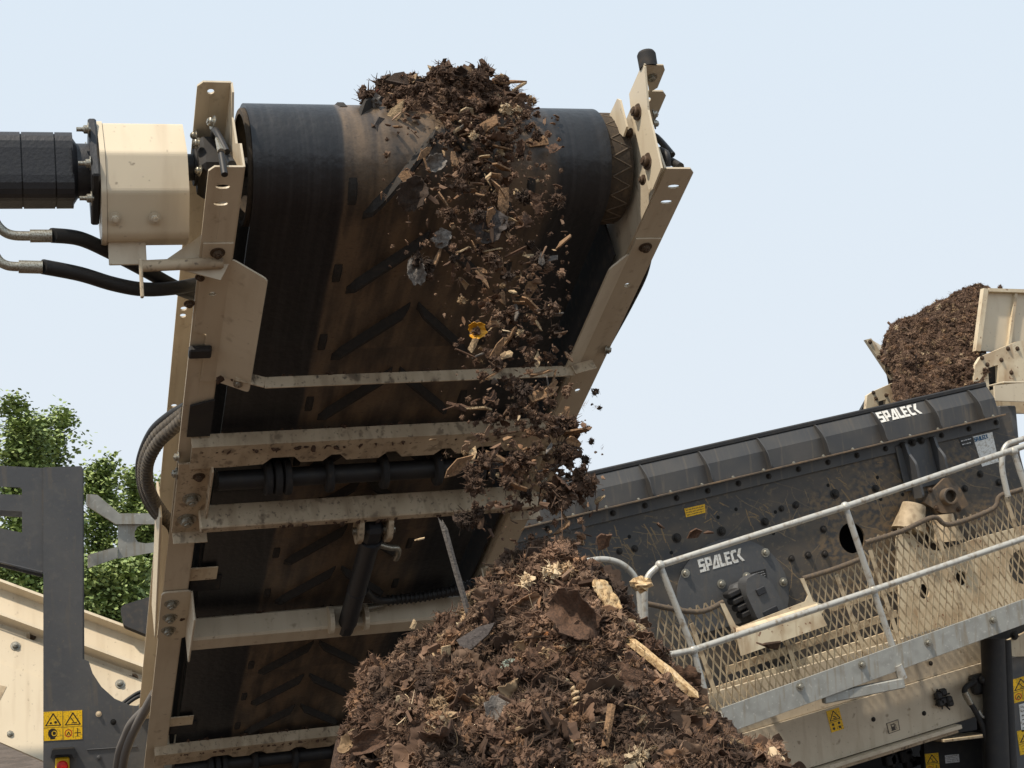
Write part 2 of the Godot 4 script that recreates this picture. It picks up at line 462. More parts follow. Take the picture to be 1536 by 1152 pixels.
func ink_line(im: Image, a: Vector2, b: Vector2, w: float, col: Color) -> void:
	var lo := Vector2(minf(a.x, b.x), minf(a.y, b.y)) - Vector2(w, w)
	var hi := Vector2(maxf(a.x, b.x), maxf(a.y, b.y)) + Vector2(w, w)
	for y in range(maxi(int(lo.y), 0), mini(int(hi.y) + 1, im.get_height())):
		for x in range(maxi(int(lo.x), 0), mini(int(hi.x) + 1, im.get_width())):
			var p := Vector2(x, y)
			if p.distance_to(Geometry2D.get_closest_point_to_segment(p, a, b)) < w * 0.5: im.set_pixel(x, y, col)

func ink_disc(im: Image, p: Vector2, r: float, col: Color, inner := 0.0) -> void:
	for y in range(maxi(int(p.y - r), 0), mini(int(p.y + r) + 2, im.get_height())):
		for x in range(maxi(int(p.x - r), 0), mini(int(p.x + r) + 2, im.get_width())):
			var d := p.distance_to(Vector2(x, y))
			if d < r and d >= inner: im.set_pixel(x, y, col)

func warning_print(kind: int) -> Image:
	var im := Image.create(64, 96, false, Image.FORMAT_RGB8)
	im.fill(Color(0.93, 0.74, 0.05))
	var k := Color(0.06, 0.05, 0.04)
	for e in [[Vector2(32, 7), Vector2(7, 46)], [Vector2(7, 46), Vector2(57, 46)], [Vector2(57, 46), Vector2(32, 7)]]: ink_line(im, e[0], e[1], 4.0, k)
	im.fill_rect(Rect2i(0, 52, 64, 2), Color(0.55, 0.42, 0.05))
	if kind == 0:
		ink_disc(im, Vector2(24, 38), 4, k); ink_disc(im, Vector2(40, 36), 5, k)
		ink_disc(im, Vector2(30, 72), 16, k)
		ink_disc(im, Vector2(35, 72), 9, Color(0.93, 0.74, 0.05), 6)
		im.fill_rect(Rect2i(22, 84, 16, 8), k)
	elif kind == 1:
		ink_line(im, Vector2(26, 24), Vector2(34, 36), 3.0, k); ink_line(im, Vector2(30, 40), Vector2(44, 40), 3.0, k)
		ink_disc(im, Vector2(17, 74), 13, Color(0.7, 0.1, 0.05), 10)
		ink_line(im, Vector2(12, 80), Vector2(17, 70), 3.0, k); ink_line(im, Vector2(17, 70), Vector2(23, 80), 3.0, k)
		im.fill_rect(Rect2i(33, 56, 1, 36), k)
		ink_line(im, Vector2(48, 60), Vector2(48, 84), 3.0, k); ink_line(im, Vector2(39, 74), Vector2(57, 74), 3.0, k); ink_line(im, Vector2(40, 86), Vector2(56, 86), 2.0, k)
	elif kind == 2:
		ink_line(im, Vector2(24, 40), Vector2(40, 40), 4.0, k); ink_line(im, Vector2(26, 30), Vector2(38, 36), 4.0, k)
		for i in 4: ink_disc(im, Vector2(16 + (i % 2) * 30, 64 + (i / 2) * 18), 6, k)
		ink_line(im, Vector2(40, 78), Vector2(52, 90), 3.0, k)
	else:
		ink_line(im, Vector2(28, 26), Vector2(36, 36), 3.0, k); ink_line(im, Vector2(26, 40), Vector2(38, 42), 3.0, k)
		for i in 3: ink_line(im, Vector2(8, 62 + i * 11), Vector2(56, 62 + i * 11), 2.0, k)
	return im

func text_print(w: int, h: int, paper: Color, ink: Color, rows: int, seed_: int) -> Image:
	var im := Image.create(w, h, false, Image.FORMAT_RGB8)
	im.fill(paper)
	var r := RandomNumberGenerator.new()
	r.seed = seed_
	for i in rows:
		var x := 4
		while x < w - 8:
			var l := r.randi_range(2, 9)
			im.fill_rect(Rect2i(x, int((i + 0.75) * h / (rows + 0.6)), mini(l, w - 5 - x), maxi(h / (rows * 4), 1)), ink)
			x += l + 2
	return im

# a thin sheet on a plane local z = const; corners as points of the frame: lower left, lower right, upper right, upper left
func sticker(called: String, parent: Node, p: Array, face: Material, out := Vector3(0, 0, 1), thick := 0.003) -> MeshInstance3D:
	var b := MB.new()
	var o := out.normalized() * thick
	b.uv_quad(p[0] + o, p[1] + o, p[2] + o, p[3] + o, out.normalized())
	for i in 4:
		var a: Vector3 = p[i]
		var d: Vector3 = p[(i + 1) % 4]
		var mid: Vector3 = (p[0] + p[2]) * 0.5
		b.quad(a, d, d + o, a + o, (a + d) * 0.5 - mid)
	return part(called, b, face, parent)

# the maker's name in block letters with an open arrow for the last one; em: height, placed on local z = const
func maker_name(parent: Node, at: Vector3, em: float, material: Material, turn := Basis.IDENTITY, stretch := 1.0) -> void:
	var L: Array = [
		[[0, 0, .62, 0, .62, .6, .22, .6, .22, .79, .62, .79, .62, 1, 0, 1, 0, .4, .4, .4, .4, .21, 0, .21], []],
		[[0, 0, .22, 0, .22, .32, .64, .32, .64, 1, 0, 1], [.22, .53, .43, .53, .43, .8, .22, .8]],
		[[0, 0, .78, 0, .78, 1, .5, 1], [.3, .2, .56, .2, .56, .7]],
		[[0, 0, .55, 0, .55, .22, .22, .22, .22, 1, 0, 1], []],
		[[0, 0, .58, 0, .58, .2, .22, .2, .22, .41, .5, .41, .5, .6, .22, .6, .22, .8, .58, .8, .58, 1, 0, 1], []],
		[[.15, 0, .6, 0, .6, .22, .28, .22, .22, .3, .22, .7, .28, .78, .6, .78, .6, 1, .15, 1, 0, .82, 0, .18], []],
		[[0, .5, .3, 1, .58, 1, .28, .5, .62, 0, .34, 0], []]]
	var x := 0.0
	var adv := [0.71, 0.58, 0.85, 0.6, 0.66, 0.62, 0.6]
	for i in 7:
		var poly := PackedVector2Array()
		var a: Array = L[i][0]
		for k in range(0, a.size(), 2): poly.append(Vector2((a[k] + x) * stretch, a[k + 1]) * em)
		var h: Array = L[i][1]
		if h.size():
			var hole := PackedVector2Array()
			for k in range(0, h.size(), 2): hole.append(Vector2((h[k] + x) * stretch, h[k + 1]) * em)
			poly = opening(poly, hole)
		var b := MB.new()
		b.plate(poly, 2, 0.0, 0.0025, Transform3D(turn, at))
		part("letter", b, material, parent)
		x += adv[i]

# ================================================================ scene
func _ready() -> void:
	rng.seed = 20240611
	hills.seed = 12
	hills.frequency = 2.2
	hills.fractal_octaves = 5
	hills.fractal_gain = 0.55
	# ---- camera, sky, sun
	var cam := Camera3D.new()
	cam.name = "camera"
	cam.fov = rad_to_deg(2.0 * atan(576.0 / FOCAL))
	cam.near = 0.05
	cam.far = 2000.0
	cam.transform = Transform3D(view, eye)
	add_child(cam)
	cam.current = true
	var env := Environment.new()
	env.background_mode = Environment.BG_SKY
	var sky_mat := ProceduralSkyMaterial.new()
	sky_mat.sky_top_color = Color(0.84, 0.905, 0.965)
	sky_mat.sky_horizon_color = Color(0.9, 0.932, 0.965)
	sky_mat.sky_curve = 0.35
	sky_mat.ground_horizon_color = Color(0.5, 0.48, 0.45)
	sky_mat.ground_bottom_color = Color(0.33, 0.3, 0.27)
	sky_mat.sun_angle_max = 0.0
	var sky := Sky.new()
	sky.sky_material = sky_mat
	env.sky = sky
	env.tonemap_mode = Environment.TONE_MAPPER_LINEAR
	env.tonemap_exposure = 1.0
	env.sdfgi_enabled = true
	env.ssao_enabled = true
	env.ssil_enabled = true
	var we := WorldEnvironment.new()
	we.name = "environment"
	we.environment = env
	add_child(we)
	var sun := DirectionalLight3D.new()
	sun.name = "sun"
	sun.light_energy = 1.5
	sun.light_color = Color(1.0, 0.945, 0.87)
	sun.light_angular_distance = 2.2
	sun.shadow_enabled = true
	add_child(sun)
	sun.look_at_from_position(Vector3.ZERO, -Vector3(-0.45, 0.85, 0.2), Vector3.UP)

	scr = Transform3D(Basis(Vector3(0, 0, 1), deg_to_rad(11.0)), hit(flat, 2, -10.0, 870, 715))
	walk = Transform3D(Basis(Vector3(0, 0, 1), deg_to_rad(14.4)), hit(flat, 2, -9.0, 990, 848))
	make_materials()
	build_ground()
	build_trees()
	build_chassis()
	build_screen()
	build_hopper()
	build_walkway()
	build_support_frame()
	build_cream_feeder()
	build_conveyor()
	make_fragments()
	build_pile()
	build_belt_heap()
	build_stream()
	build_feed_heap()

func build_ground() -> void:
	var b := MB.new()
	b.quad(Vector3(-400, 0, -600), Vector3(400, 0, -600), Vector3(400, 0, 60), Vector3(-400, 0, 60), Vector3.UP)
	var g := part("ground", b, M.ground, self)
	tag(g, "trampled brown earth of the yard", "", "", "structure")

# ---------------------------------------------------------------- discharge conveyor
# along the belt: arc length 0 at the top of the head pulley, positive over the front and down the return run
func belt_point(s: float, out: float) -> Vector2:   # (z, y) with out metres above the outer face
	var r := 0.24
	var quarter := PI * r
	if s < 0.0: return Vector2(s, r + out)
	if s < quarter:
		var a := s / r
		return Vector2(sin(a) * (r + out), cos(a) * (r + out))
	var z := -(s - quarter)
	var y := -r - 0.03 * clampf(-z / 1.7, 0.0, 1.0)
	return Vector2(z, y - out)

func belt_texture() -> ImageTexture:
	var w := 512
	var h := 1024
	var streak := noise("s", 61, 0.045, 4, 1024)
	var blotch := noise("s", 62, 0.012, 5, 1024)
	var grain := noise("s", 63, 0.08, 3, 1024)
	var data := PackedByteArray()
	data.resize(w * h * 3)
	for y in h:
		for x in w:
			var u := float(x) / w
			# streaks run along the belt: read the noise with y squeezed
			var st: float = streak[((y / 40) % 1024) * 1024 + (x * 2) % 1024] / 255.0
			var bl: float = blotch[((y / 4) % 1024) * 1024 + (x * 2) % 1024] / 255.0
			var gr: float = grain[y * 1024 + x] / 255.0
			var edge := (bl - 0.5) * 0.012
			var inside := smoothstep(0.232 + edge, 0.248 + edge, u) * (1.0 - smoothstep(0.79 + edge * 2.0, 0.86 + edge * 2.0, u))
			var worn := clampf((bl * 1.0 + st * 0.3 + gr * 0.25 - 0.42) * 1.7, 0.0, 1.0)
			var rub := Color(0.1, 0.104, 0.118).lerp(Color(0.21, 0.205, 0.21), clampf(st * 1.6 - 0.55, 0, 1) * 0.7)
			var brown := Color(0.245, 0.215, 0.19).lerp(Color(0.425, 0.36, 0.29), worn)
			brown = brown.lerp(Color(0.15, 0.125, 0.11), clampf((gr - 0.66) * 4.0, 0, 1) * 0.4)
			var c := rub.lerp(brown, inside)
			var i := (y * w + x) * 3
			data[i] = int(c.r * 255); data[i + 1] = int(c.g * 255); data[i + 2] = int(c.b * 255)
	return ImageTexture.create_from_image(Image.create_from_data(w, h, false, Image.FORMAT_RGB8, data))

func cvp(px: float, py: float, y: float) -> Vector3: return hit(conv, 1, y, px, py)

func build_conveyor() -> void:
	var cv := thing("discharge_conveyor", "cream framed discharge conveyor with black chevron belt dropping brown compost onto the pile", "conveyor", conv)
	var x_left := -0.765
	var x_right := 0.83
	var y_up := 0.10
	var y_low := -0.31
	# side channels: a web with an upper and a lower flange turned outwards
	for side in [0, 1]:
		var xw: float = x_left if side == 0 else x_right
		var o: float = -1.0 if side == 0 else 1.0
		var web := PackedVector2Array([Vector2(-8, y_low), Vector2(0.345, y_low), Vector2(0.345, -0.2), Vector2(0.27, -0.13), Vector2(0.27, 0.0), Vector2(0.345, 0.05), Vector2(0.345, y_up), Vector2(-8, y_up)])
		var w := plate("side_channel", cv, M.cream, opening(web, ring2(Vector2(0, 0), 0.05, 0.05)), 0, xw - 0.004, xw + 0.004)
		for f in [0, 1]:
			var y: float = y_up if f == 0 else y_low
			var wide := 0.122
			var x0 := xw + o * 0.002
			var x1 := xw + o * wide
			var poly := PackedVector2Array([Vector2(x0, -8), Vector2(x1, -8), Vector2(x1, 0.325), Vector2(x1 - o * 0.02, 0.347), Vector2(x0, 0.347)])
			var mid := (x0 + x1) * 0.5
			if f == 1:
				for z in [0.245, 0.155]:
					poly = opening(poly, ring2(Vector2(mid + o * 0.005, z), 0.026, 0.011, 12))
			else:
				poly = opening(poly, ring2(Vector2(mid - 0.01, 0.30), 0.013, 0.013, 12))
			for z in ([-0.36, -0.62, -1.15] if f == 1 else [-0.85, -1.0, -1.05, -1.75]):
				poly = opening(poly, ring2(Vector2(mid + (0.0 if f else o * 0.03), z), 0.014, 0.014, 10))
			plate("flange", w, M.cream, poly, 1, y - 0.004, y + 0.004)
	# belt
	var b := MB.new()
	var ss: Array = []
	var s := -8.0
	while s < 0.0:
		ss.append(s); s += 0.5
	for i in 41: ss.append(PI * 0.24 * i / 40.0)
	for z in [0.3, 0.8, 1.3, 1.7, 2.2, 3.0, 4.0, 5.5, 7.5]: ss.append(PI * 0.24 + z)
	for i in ss.size() - 1:
		for layer in [0.0, -0.016]:
			var a := belt_point(ss[i], layer)
			var d := belt_point(ss[i + 1], layer)
			var na := (belt_point(ss[i], 1.0) - belt_point(ss[i], 0.0)).normalized() * (1.0 if layer == 0.0 else -1.0)
			var nd := (belt_point(ss[i + 1], 1.0) - belt_point(ss[i + 1], 0.0)).normalized() * (1.0 if layer == 0.0 else -1.0)
			var p1 := Vector3(-0.7, a.y, a.x)
			var p2 := Vector3(0.7, a.y, a.x)
			var p3 := Vector3(0.7, d.y, d.x)
			var p4 := Vector3(-0.7, d.y, d.x)
			var n1 := Vector3(0, na.y, na.x)
			var n2 := Vector3(0, nd.y, nd.x)
			var va: float = ss[i] / 1.6
			var vd: float = ss[i + 1] / 1.6
			b.tri(p1, p2, p3, n1, n1, n2, Vector2(0, va), Vector2(1, va), Vector2(1, vd))
			b.tri(p1, p3, p4, n1, n2, n2, Vector2(0, va), Vector2(1, vd), Vector2(0, vd))
		for x in [-0.7, 0.7]:
			var a := belt_point(ss[i], 0.0)
			var a2 := belt_point(ss[i], -0.016)
			var d := belt_point(ss[i + 1], 0.0)
			var d2 := belt_point(ss[i + 1], -0.016)
			b.quad(Vector3(x, a.y, a.x), Vector3(x, d.y, d.x), Vector3(x, d2.y, d2.x), Vector3(x, a2.y, a2.x), Vector3(signf(x), 0, 0))
	var belt_mat := StandardMaterial3D.new()
	belt_mat.albedo_texture = belt_texture()
	belt_mat.roughness = 0.42
	belt_mat.normal_enabled = true
	belt_mat.normal_texture = relief("s", 64, 0.06, 4, 2.0)
	belt_mat.normal_scale = 0.25
	var belt := part("belt", b, belt_mat, cv)
	# chevron cleats moulded on the belt: each is a V whose arms trail away from the head
	var cleat_mat: Material = M.cleat
	for i in 15:
		var s0 := -0.93 + i * 0.45
		for arm in [-1.0, 1.0]:
			var c := MB.new()
			var steps := 10
			var ring_prev: Array = []
			for k in steps + 1:
				var f := float(k) / steps
				var x: float = 0.02 + arm * (0.015 + 0.285 * f)
				var sa := s0 + 0.33 * f
				var hgt: float = 0.034 * smoothstep(0.0, 0.06, f) * (1.0 - smoothstep(0.93, 1.0, f)) + 0.0015
				var ring: Array = []
				for q in [[-0.036, -0.002], [-0.009, hgt], [0.011, hgt], [0.03, -0.002]]:
					var bp := belt_point(sa + q[0], q[1])
					ring.append(Vector3(x, bp.y, bp.x))
				if k > 0:
					var mid := belt_point(sa, -0.05)
					for q in 3:
						c.quad(ring_prev[q], ring_prev[q + 1], ring[q + 1], ring[q], (ring[q] + ring[q + 1]) * 0.5 - Vector3(x, mid.y, mid.x))
				ring_prev = ring
			part("cleat", c, cleat_mat, belt)
		# short side lugs between the long arms
		for lug in [-0.33, 0.37]:
			var c2 := MB.new()
			var prev: Array = []
			for k in 6:
				var sa2 := s0 + 0.17 + 0.022 * k
				var hg := 0.009 * sin(PI * (k + 0.2) / 5.4) + 0.001
				var ring2_: Array = []
				for q in [[-0.02, -0.002], [-0.01, hg], [0.01, hg], [0.02, -0.002]]:
					var bp := belt_point(sa2, q[1])
					ring2_.append(Vector3(lug + q[0], bp.y, bp.x))
				if k > 0:
					var md := belt_point(sa2, -0.05)
					for q in 3: c2.quad(prev[q], prev[q + 1], ring2_[q + 1], ring2_[q], (ring2_[q] + ring2_[q + 1]) * 0.5 - Vector3(lug, md.y, md.x))
				prev = ring2_
			part("lug", c2, cleat_mat, belt)
	# head pulley: drum with end disc and shaft, rubber lagging with a zigzag ridge where it shows past the belt
	b = MB.new()
	b.turned(Vector3(-0.715, 0, 0), Vector3.RIGHT, [Vector2(0, 0.2), Vector2(0.0, 0.218), Vector2(0.004, 0.223), Vector2(1.5, 0.223), Vector2(1.515, 0.218), Vector2(1.516, 0.19), Vector2(1.5, 0.185), Vector2(1.49, 0.04)], 72)
	b.turned(Vector3(-0.66, 0, 0), Vector3.RIGHT, [Vector2(0, 0.04), Vector2(0.005, 0.205), Vector2(0.006, 0.21)], 48)
	var drum := part("head_pulley", b, M.rubber_dusty, cv)
	pipe("shaft", drum, M.black, [Vector3(-0.98, 0, 0), Vector3(0.93, 0, 0)], 0.038, 20)
	for i in 36:
		var a0 := TAU * i / 36.0
		var c := MB.new()
		var xa := 0.712 if i % 2 == 0 else 0.788
		var xb := 0.788 if i % 2 == 0 else 0.712
		var pts: Array = []
		for k in 4:
			var aa := a0 + TAU / 36.0 * k / 3.0
			pts.append(Vector3(lerpf(xa, xb, k / 3.0), cos(aa) * 0.2225, sin(aa) * 0.2225))
		c.tube(pts, 0.0035, 5)
		part("lagging_ridge", c, M.trim, drum)
	# bearing housings and tensioner bolts inside the channel ends
	for side in [0, 1]:
		var xb2: float = -0.83 if side == 0 else 0.885
		b = MB.new()
		b.box(Vector3(xb2, -0.02, 0.02), Vector3(0.1, 0.17, 0.2), 0.03)
		b.turned(Vector3(xb2 - 0.06, 0, 0), Vector3.RIGHT, [Vector2(0, 0.03), Vector2(0.0, 0.07), Vector2(0.12, 0.07), Vector2(0.12, 0.03)], 20)
		var hs := part("bearing_housing", b, M.dark, cv)
		for q in [[0.075, 0.09], [-0.1, 0.09], [0.0, 0.13]]:
			bolt(hs, Vector3(xb2 + (-0.05 if side == 0 else 0.05), q[0], q[1]), Vector3(-1 if side == 0 else 1, 0, 0.3), 1.0)
		pipe("tension_rod", cv, M.dark, [Vector3(xb2 + 0.03, 0.04, 0.1), Vector3(xb2 + 0.03, -0.27, 0.31)], 0.016, 10)
		pipe("grease_line", cv, M.hose, smooth([Vector3(xb2 + 0.01, 0.03, 0.14), Vector3(xb2, -0.05, 0.25), Vector3(xb2 + 0.02, -0.2, 0.3)]), 0.013, 8)
	bolt(cv, cvp(320, 184, 0.0), Vector3(-0.9, 0.1, 0.3), 1.25)
	pipe("grease_nipple", cv, M.zinc, [hit(conv, 0, -0.84, 325, 208), hit(conv, 0, -0.84, 332, 228)], [0.006, 0.014], 10)
	pipe("grease_hose", cv, M.hose, [hit(conv, 0, -0.84, 331, 226), hit(conv, 0, -0.84, 337, 262)], 0.012, 10)
	# right-hand bracket with slotted plate, rubber bumper and adjusting bolts
	var xr := 0.80
	var slot := outline(conv, 0, xr, [965, 95, 945, 141, 948, 170, 960, 222, 974, 284, 980, 284, 993, 252, 981, 198, 973, 165, 971, 137, 968, 100])
	b = MB.new()
	b.plate(slot, 0, xr - 0.004, xr + 0.004)
	var br := part("bumper_bracket", b, M.cream_clean, cv)
	var tl := hit(conv, 0, xr, 967, 97)
	plate("bracket_lip", br, M.cream, outline(conv, 1, tl.y, [966, 96, 995, 97, 997, 104, 986, 131, 974, 138]), 1, tl.y - 0.003, tl.y + 0.003)
	bolt(br, hit(conv, 1, tl.y - 0.004, 978, 116), Vector3(0, -1, 0), 0.95)
	b = MB.new()
	var lift := conv.basis.inverse() * (view.y * 0.93 - view.z * 0.3 - view.x * 0.12)
	b.turned(hit(conv, 1, tl.y + 0.004, 973, 103), lift, [Vector2(0.0, 0.001), Vector2(0.0, 0.036), Vector2(0.06, 0.037), Vector2(0.07, 0.032), Vector2(0.072, 0.001)], 22)
	part("rubber_bumper", b, M.rubber, br)
	for q in [[957, 168], [972, 242]]: bolt(br, hit(conv, 0, xr - 0.005, q[0], q[1]), Vector3(-1, 0, 0.2), 1.55, M.rusty)
	for q in [[965, 270], [946, 200]]: bolt(br, hit(conv, 0, xr - 0.005, q[0], q[1]), Vector3(-1, 0, 0.2), 1.0, M.rusty)
	for q in [[980, 172], [981, 186]]: bolt(br, hit(conv, 0, 0.845, q[0], q[1]), Vector3(1, 0, 0.4), 1.0)
	b = MB.new()
	b.plate(outline(conv, 0, 0.76, [912, 180, 927, 148, 931, 150, 941, 190, 936, 205]), 0, 0.756, 0.764)
	part("guard_tip", b, M.cream_clean, cv)
	pipe("bumper_hook", cv, M.dark, smooth([hit(conv, 0, 0.86, 990, 225), hit(conv, 0, 0.86, 1000, 232), hit(conv, 0, 0.86, 1001, 250)]), 0.014, 8)
	# guard wings bent down from the lower flanges
	for side in [0, 1]:
		var o: float = -1.0 if side == 0 else 1.0
		var xf: float = -0.768 if side == 0 else 0.835
		var z0 := -0.06
		var z1 := -0.95
		b = MB.new()
		var tab := PackedVector2Array([Vector2(xf + o * 0.11, z0), Vector2(xf - o * 0.0, z0), Vector2(xf - o * 0.0, z1), Vector2(xf + o * 0.06, z1), Vector2(xf + o * 0.06, -0.62), Vector2(xf + o * 0.11, -0.6)])
		tab = opening(tab, ring2(Vector2(xf + o * 0.055, -0.36), 0.014, 0.014, 10))
		b.plate(tab, 1, y_low - 0.012, y_low - 0.005)
		var gw := part("guard_plate", b, M.cream, cv)
		b = MB.new()
		var wing := 0.15 if side == 0 else 0.1
		var dir := Vector3(-o * 0.10, -0.055, 0).normalized()
		var wn := Vector3(dir.y * o, -dir.x * o, 0) * -1.0
		if wn.y > 0: wn = -wn
		var root := Vector3(xf, y_low - 0.0085, 0)
		var fr := Transform3D(Basis(dir, wn, Vector3(0, 0, 1)), root)
		b.plate(rounded(PackedVector2Array([Vector2(0, z0 - 0.09), Vector2(wing, z0 - 0.13), Vector2(wing, z1 + 0.01), Vector2(0.0, z1)]), 0.02, 3), 1, -0.0035, 0.0035, fr)
		part("guard_wing", b, M.cream, gw)
		bolt(gw, Vector3(xf + o * 0.055, y_low - 0.012, -0.11), Vector3(0, -1, 0), 1.3, M.rusty)
		bolt(gw, Vector3(xf - o * 0.085, y_low - 0.062, -0.9), Vector3(0, -0.9, 0.5), 1.0)
	box("belt_skirt", cv, M.rubber, Vector3(0.795, -0.15, -4.1), Vector3(0.008, 0.28, 7.8), 0.002)
	# cross strap between the guards
	b = MB.new()
	b.box(Vector3(0.10, -0.385, -0.885), Vector3(1.36, 0.055, 0.008), 0.002)
	b.box(Vector3(-0.635, -0.37, -0.875), Vector3(0.12, 0.052, 0.008), 0.002, Basis(Vector3(0, 0, 1), deg_to_rad(-14)) * Basis(Vector3(0, 1, 0), deg_to_rad(8)))
	b.box(Vector3(0.83, -0.372, -0.877), Vector3(0.11, 0.05, 0.008), 0.002, Basis(Vector3(0, 0, 1), deg_to_rad(14)))
	part("cross_strap", b, M.cream_dirty, cv)
	# return idler carriers: an angle with notches for the rubber discs, and the idler itself
	for set in [0, 1]:
		var zc: float = 0.0 if set == 0 else -3.55
		b = MB.new()
		b.box(Vector3(0.03, -0.335, -1.385 + zc), Vector3(1.74, 0.062, 0.008), 0.002)
		var low := PackedVector2Array([Vector2(-0.84, -1.382 + zc), Vector2(0.9, -1.382 + zc), Vector2(0.9, -1.48 + zc), Vector2(0.78, -1.55 + zc)])
		var discs := [-0.43, -0.19, 0.07, 0.33, 0.54]
		for i in range(4, -1, -1):
			var xd: float = discs[i]
			var hw: float = 0.085 if i == 0 or i == 4 else 0.055
			low.append_array([Vector2(xd + hw, -1.55 + zc), Vector2(xd + hw - 0.035, -1.50 + zc), Vector2(xd - hw + 0.035, -1.50 + zc), Vector2(xd - hw, -1.55 + zc)])
		low.append_array([Vector2(-0.66, -1.56 + zc), Vector2(-0.84, -1.56 + zc)])
		b.plate(low, 1, -0.372, -0.364)
		part("idler_carrier", b, M.cream_dirty, cv)
		b = MB.new()
		var ax := Vector3(-0.7, -0.345, -1.72 + zc)
		b.turned(ax, Vector3.RIGHT, [Vector2(0, 0.001), Vector2(0, 0.045), Vector2(1.45, 0.045), Vector2(1.45, 0.001)], 24)
		var idler := part("return_idler", b, M.dark, cv)
		for i in 5:
			var xd: float = discs[i]
			var n := 3 if i == 0 or i == 4 else 1
			for k in n:
				var c := MB.new()
				c.turned(Vector3(xd - 0.02 + (k - (n - 1) * 0.5) * 0.045, -0.345, -1.72 + zc), Vector3.RIGHT, [Vector2(0, 0.045), Vector2(0.004, 0.078), Vector2(0.01, 0.083), Vector2(0.03, 0.083), Vector2(0.036, 0.078), Vector2(0.04, 0.045)], 28)
				part("rubber_disc", c, M.rubber, idler)
		if set == 0:
			# lower crossbar with the lugs that hold the hydraulic ram
			b = MB.new()
			b.box(Vector3(0.06, -0.385, -1.99), Vector3(1.66, 0.125, 0.05), 0.006)
			var cb := part("crossbar", b, M.cream_dirty, cv)
			for x in [0.0, 0.145]:
				b = MB.new()
				b.plate(rounded(PackedVector2Array([Vector2(-2.01, -0.36), Vector2(-2.01, -0.45), Vector2(-2.1, -0.5), Vector2(-2.2, -0.47), Vector2(-2.2, -0.38)]), 0.03, 4), 0, x - 0.012, x + 0.012)
				part("ram_lug", b, M.cream_dirty, cb)
			for side in [0, 1]:
				var o: float = -1.0 if side == 0 else 1.0
				var xe: float = -0.80 if side == 0 else 0.875
				b = MB.new()
				b.box(Vector3(xe + o * 0.01, -0.345, -1.86), Vector3(0.15, 0.01, 0.62), 0.003)
				b.box(Vector3(xe - o * 0.06, -0.37, -1.76), Vector3(0.01, 0.06, 0.42), 0.003)
				b.box(Vector3(xe + o * 0.0, -0.375, -2.17), Vector3(0.16, 0.07, 0.008), 0.003)
				var ep := part("idler_end_plate", b, M.cream_dirty, cv)
				bolt(ep, Vector3(xe + o * 0.01, -0.351, -1.85), Vector3(0, -1, 0), 2.0)
				bolt(ep, Vector3(xe + o * 0.02, -0.351, -2.04), Vector3(0, -1, 0), 2.1)
				bolt(ep, Vector3(xe - o * 0.01, -0.351, -1.66), Vector3(0, -1, 0), 1.3, M.rusty)
				bolt(ep, Vector3(xe + o * 0.085, -0.33, -1.66), Vector3(o, 0, 0), 1.3)
				bolt(ep, Vector3(xe + o * 0.085, -0.33, -1.52), Vector3(o, 0, 0), 1.2)
	# box beam lower down with its bolted end brackets
	b = MB.new()
	b.box(Vector3(0.05, -0.395, -3.2), Vector3(1.6, 0.13, 0.14), 0.012)
	var beam := part("cross_beam", b, M.cream, cv)
	for side in [0, 1]:
		var o: float = -1.0 if side == 0 else 1.0
		var xe: float = -0.82 if side == 0 else 0.89
		var eb := plate("end_bracket", beam, M.cream, rounded(PackedVector2Array([Vector2(xe + o * 0.075, -2.83), Vector2(xe - o * 0.075, -2.83), Vector2(xe - o * 0.075, -3.38), Vector2(xe + o * 0.075, -3.36)]), 0.03, 4), 1, -0.328, -0.318)
		box("gusset", beam, M.cream, Vector3(xe - o * 0.078, -0.40, -3.1), Vector3(0.01, 0.17, 0.5), 0.003)
		for z in [-2.95, -3.11, -3.26]: bolt(eb, Vector3(xe + o * 0.02, -0.328, z), Vector3(0, -1, 0), 1.8)
	for x in [0.0, 0.19]: plate("ram_lug", beam, M.cream, ring2(Vector2(-3.12, -0.42), 0.075, 0.075, 20), 0, x - 0.012, x + 0.012)
	# hydraulic ram between crossbar and beam
	var r0 := Vector3(0.072, -0.435, -2.12)
	var r1 := Vector3(0.095, -0.44, -3.2)
	b = MB.new()
	b.turned(r0, r1 - r0, [Vector2(0.08, 0.001), Vector2(0.08, 0.058), Vector2(0.13, 0.058), Vector2(0.132, 0.05), Vector2(0.62, 0.05), Vector2(0.625, 0.053), Vector2(0.64, 0.053), Vector2(0.645, 0.05), Vector2(1.0, 0.05), Vector2(1.01, 0.045), Vector2(1.012, 0.001)], 24)
	b.box(r0 + Vector3(0, 0, -0.02), Vector3(0.09, 0.08, 0.14), 0.02)
	b.box(r1 + Vector3(0, 0, 0.04), Vector3(0.075, 0.07, 0.16), 0.02)
	var ram := part("hydraulic_ram", b, M.motor, cv)
	pipe("pin", ram, M.zinc, [Vector3(-0.03, -0.435, -2.12), Vector3(0.18, -0.435, -2.12)], 0.02, 12)
	pipe("elbow_fitting", ram, M.zinc, smooth([Vector3(0.12, -0.45, -2.25), Vector3(0.18, -0.46, -2.27), Vector3(0.215, -0.46, -2.28), Vector3(0.23, -0.46, -2.33), Vector3(0.23, -0.455, -2.4)]), 0.016, 10)
	pipe("ram_hose", cv, M.hose, smooth([Vector3(0.13, -0.44, -2.75), Vector3(0.2, -0.42, -2.9), Vector3(0.28, -0.4, -2.98), Vector3(0.4, -0.39, -3.0)]), 0.02, 10)
	pipe("hose_ferrule", cv, M.zinc, [Vector3(0.16, -0.375, -3.12), Vector3(0.3, -0.37, -3.1)], 0.022, 12)
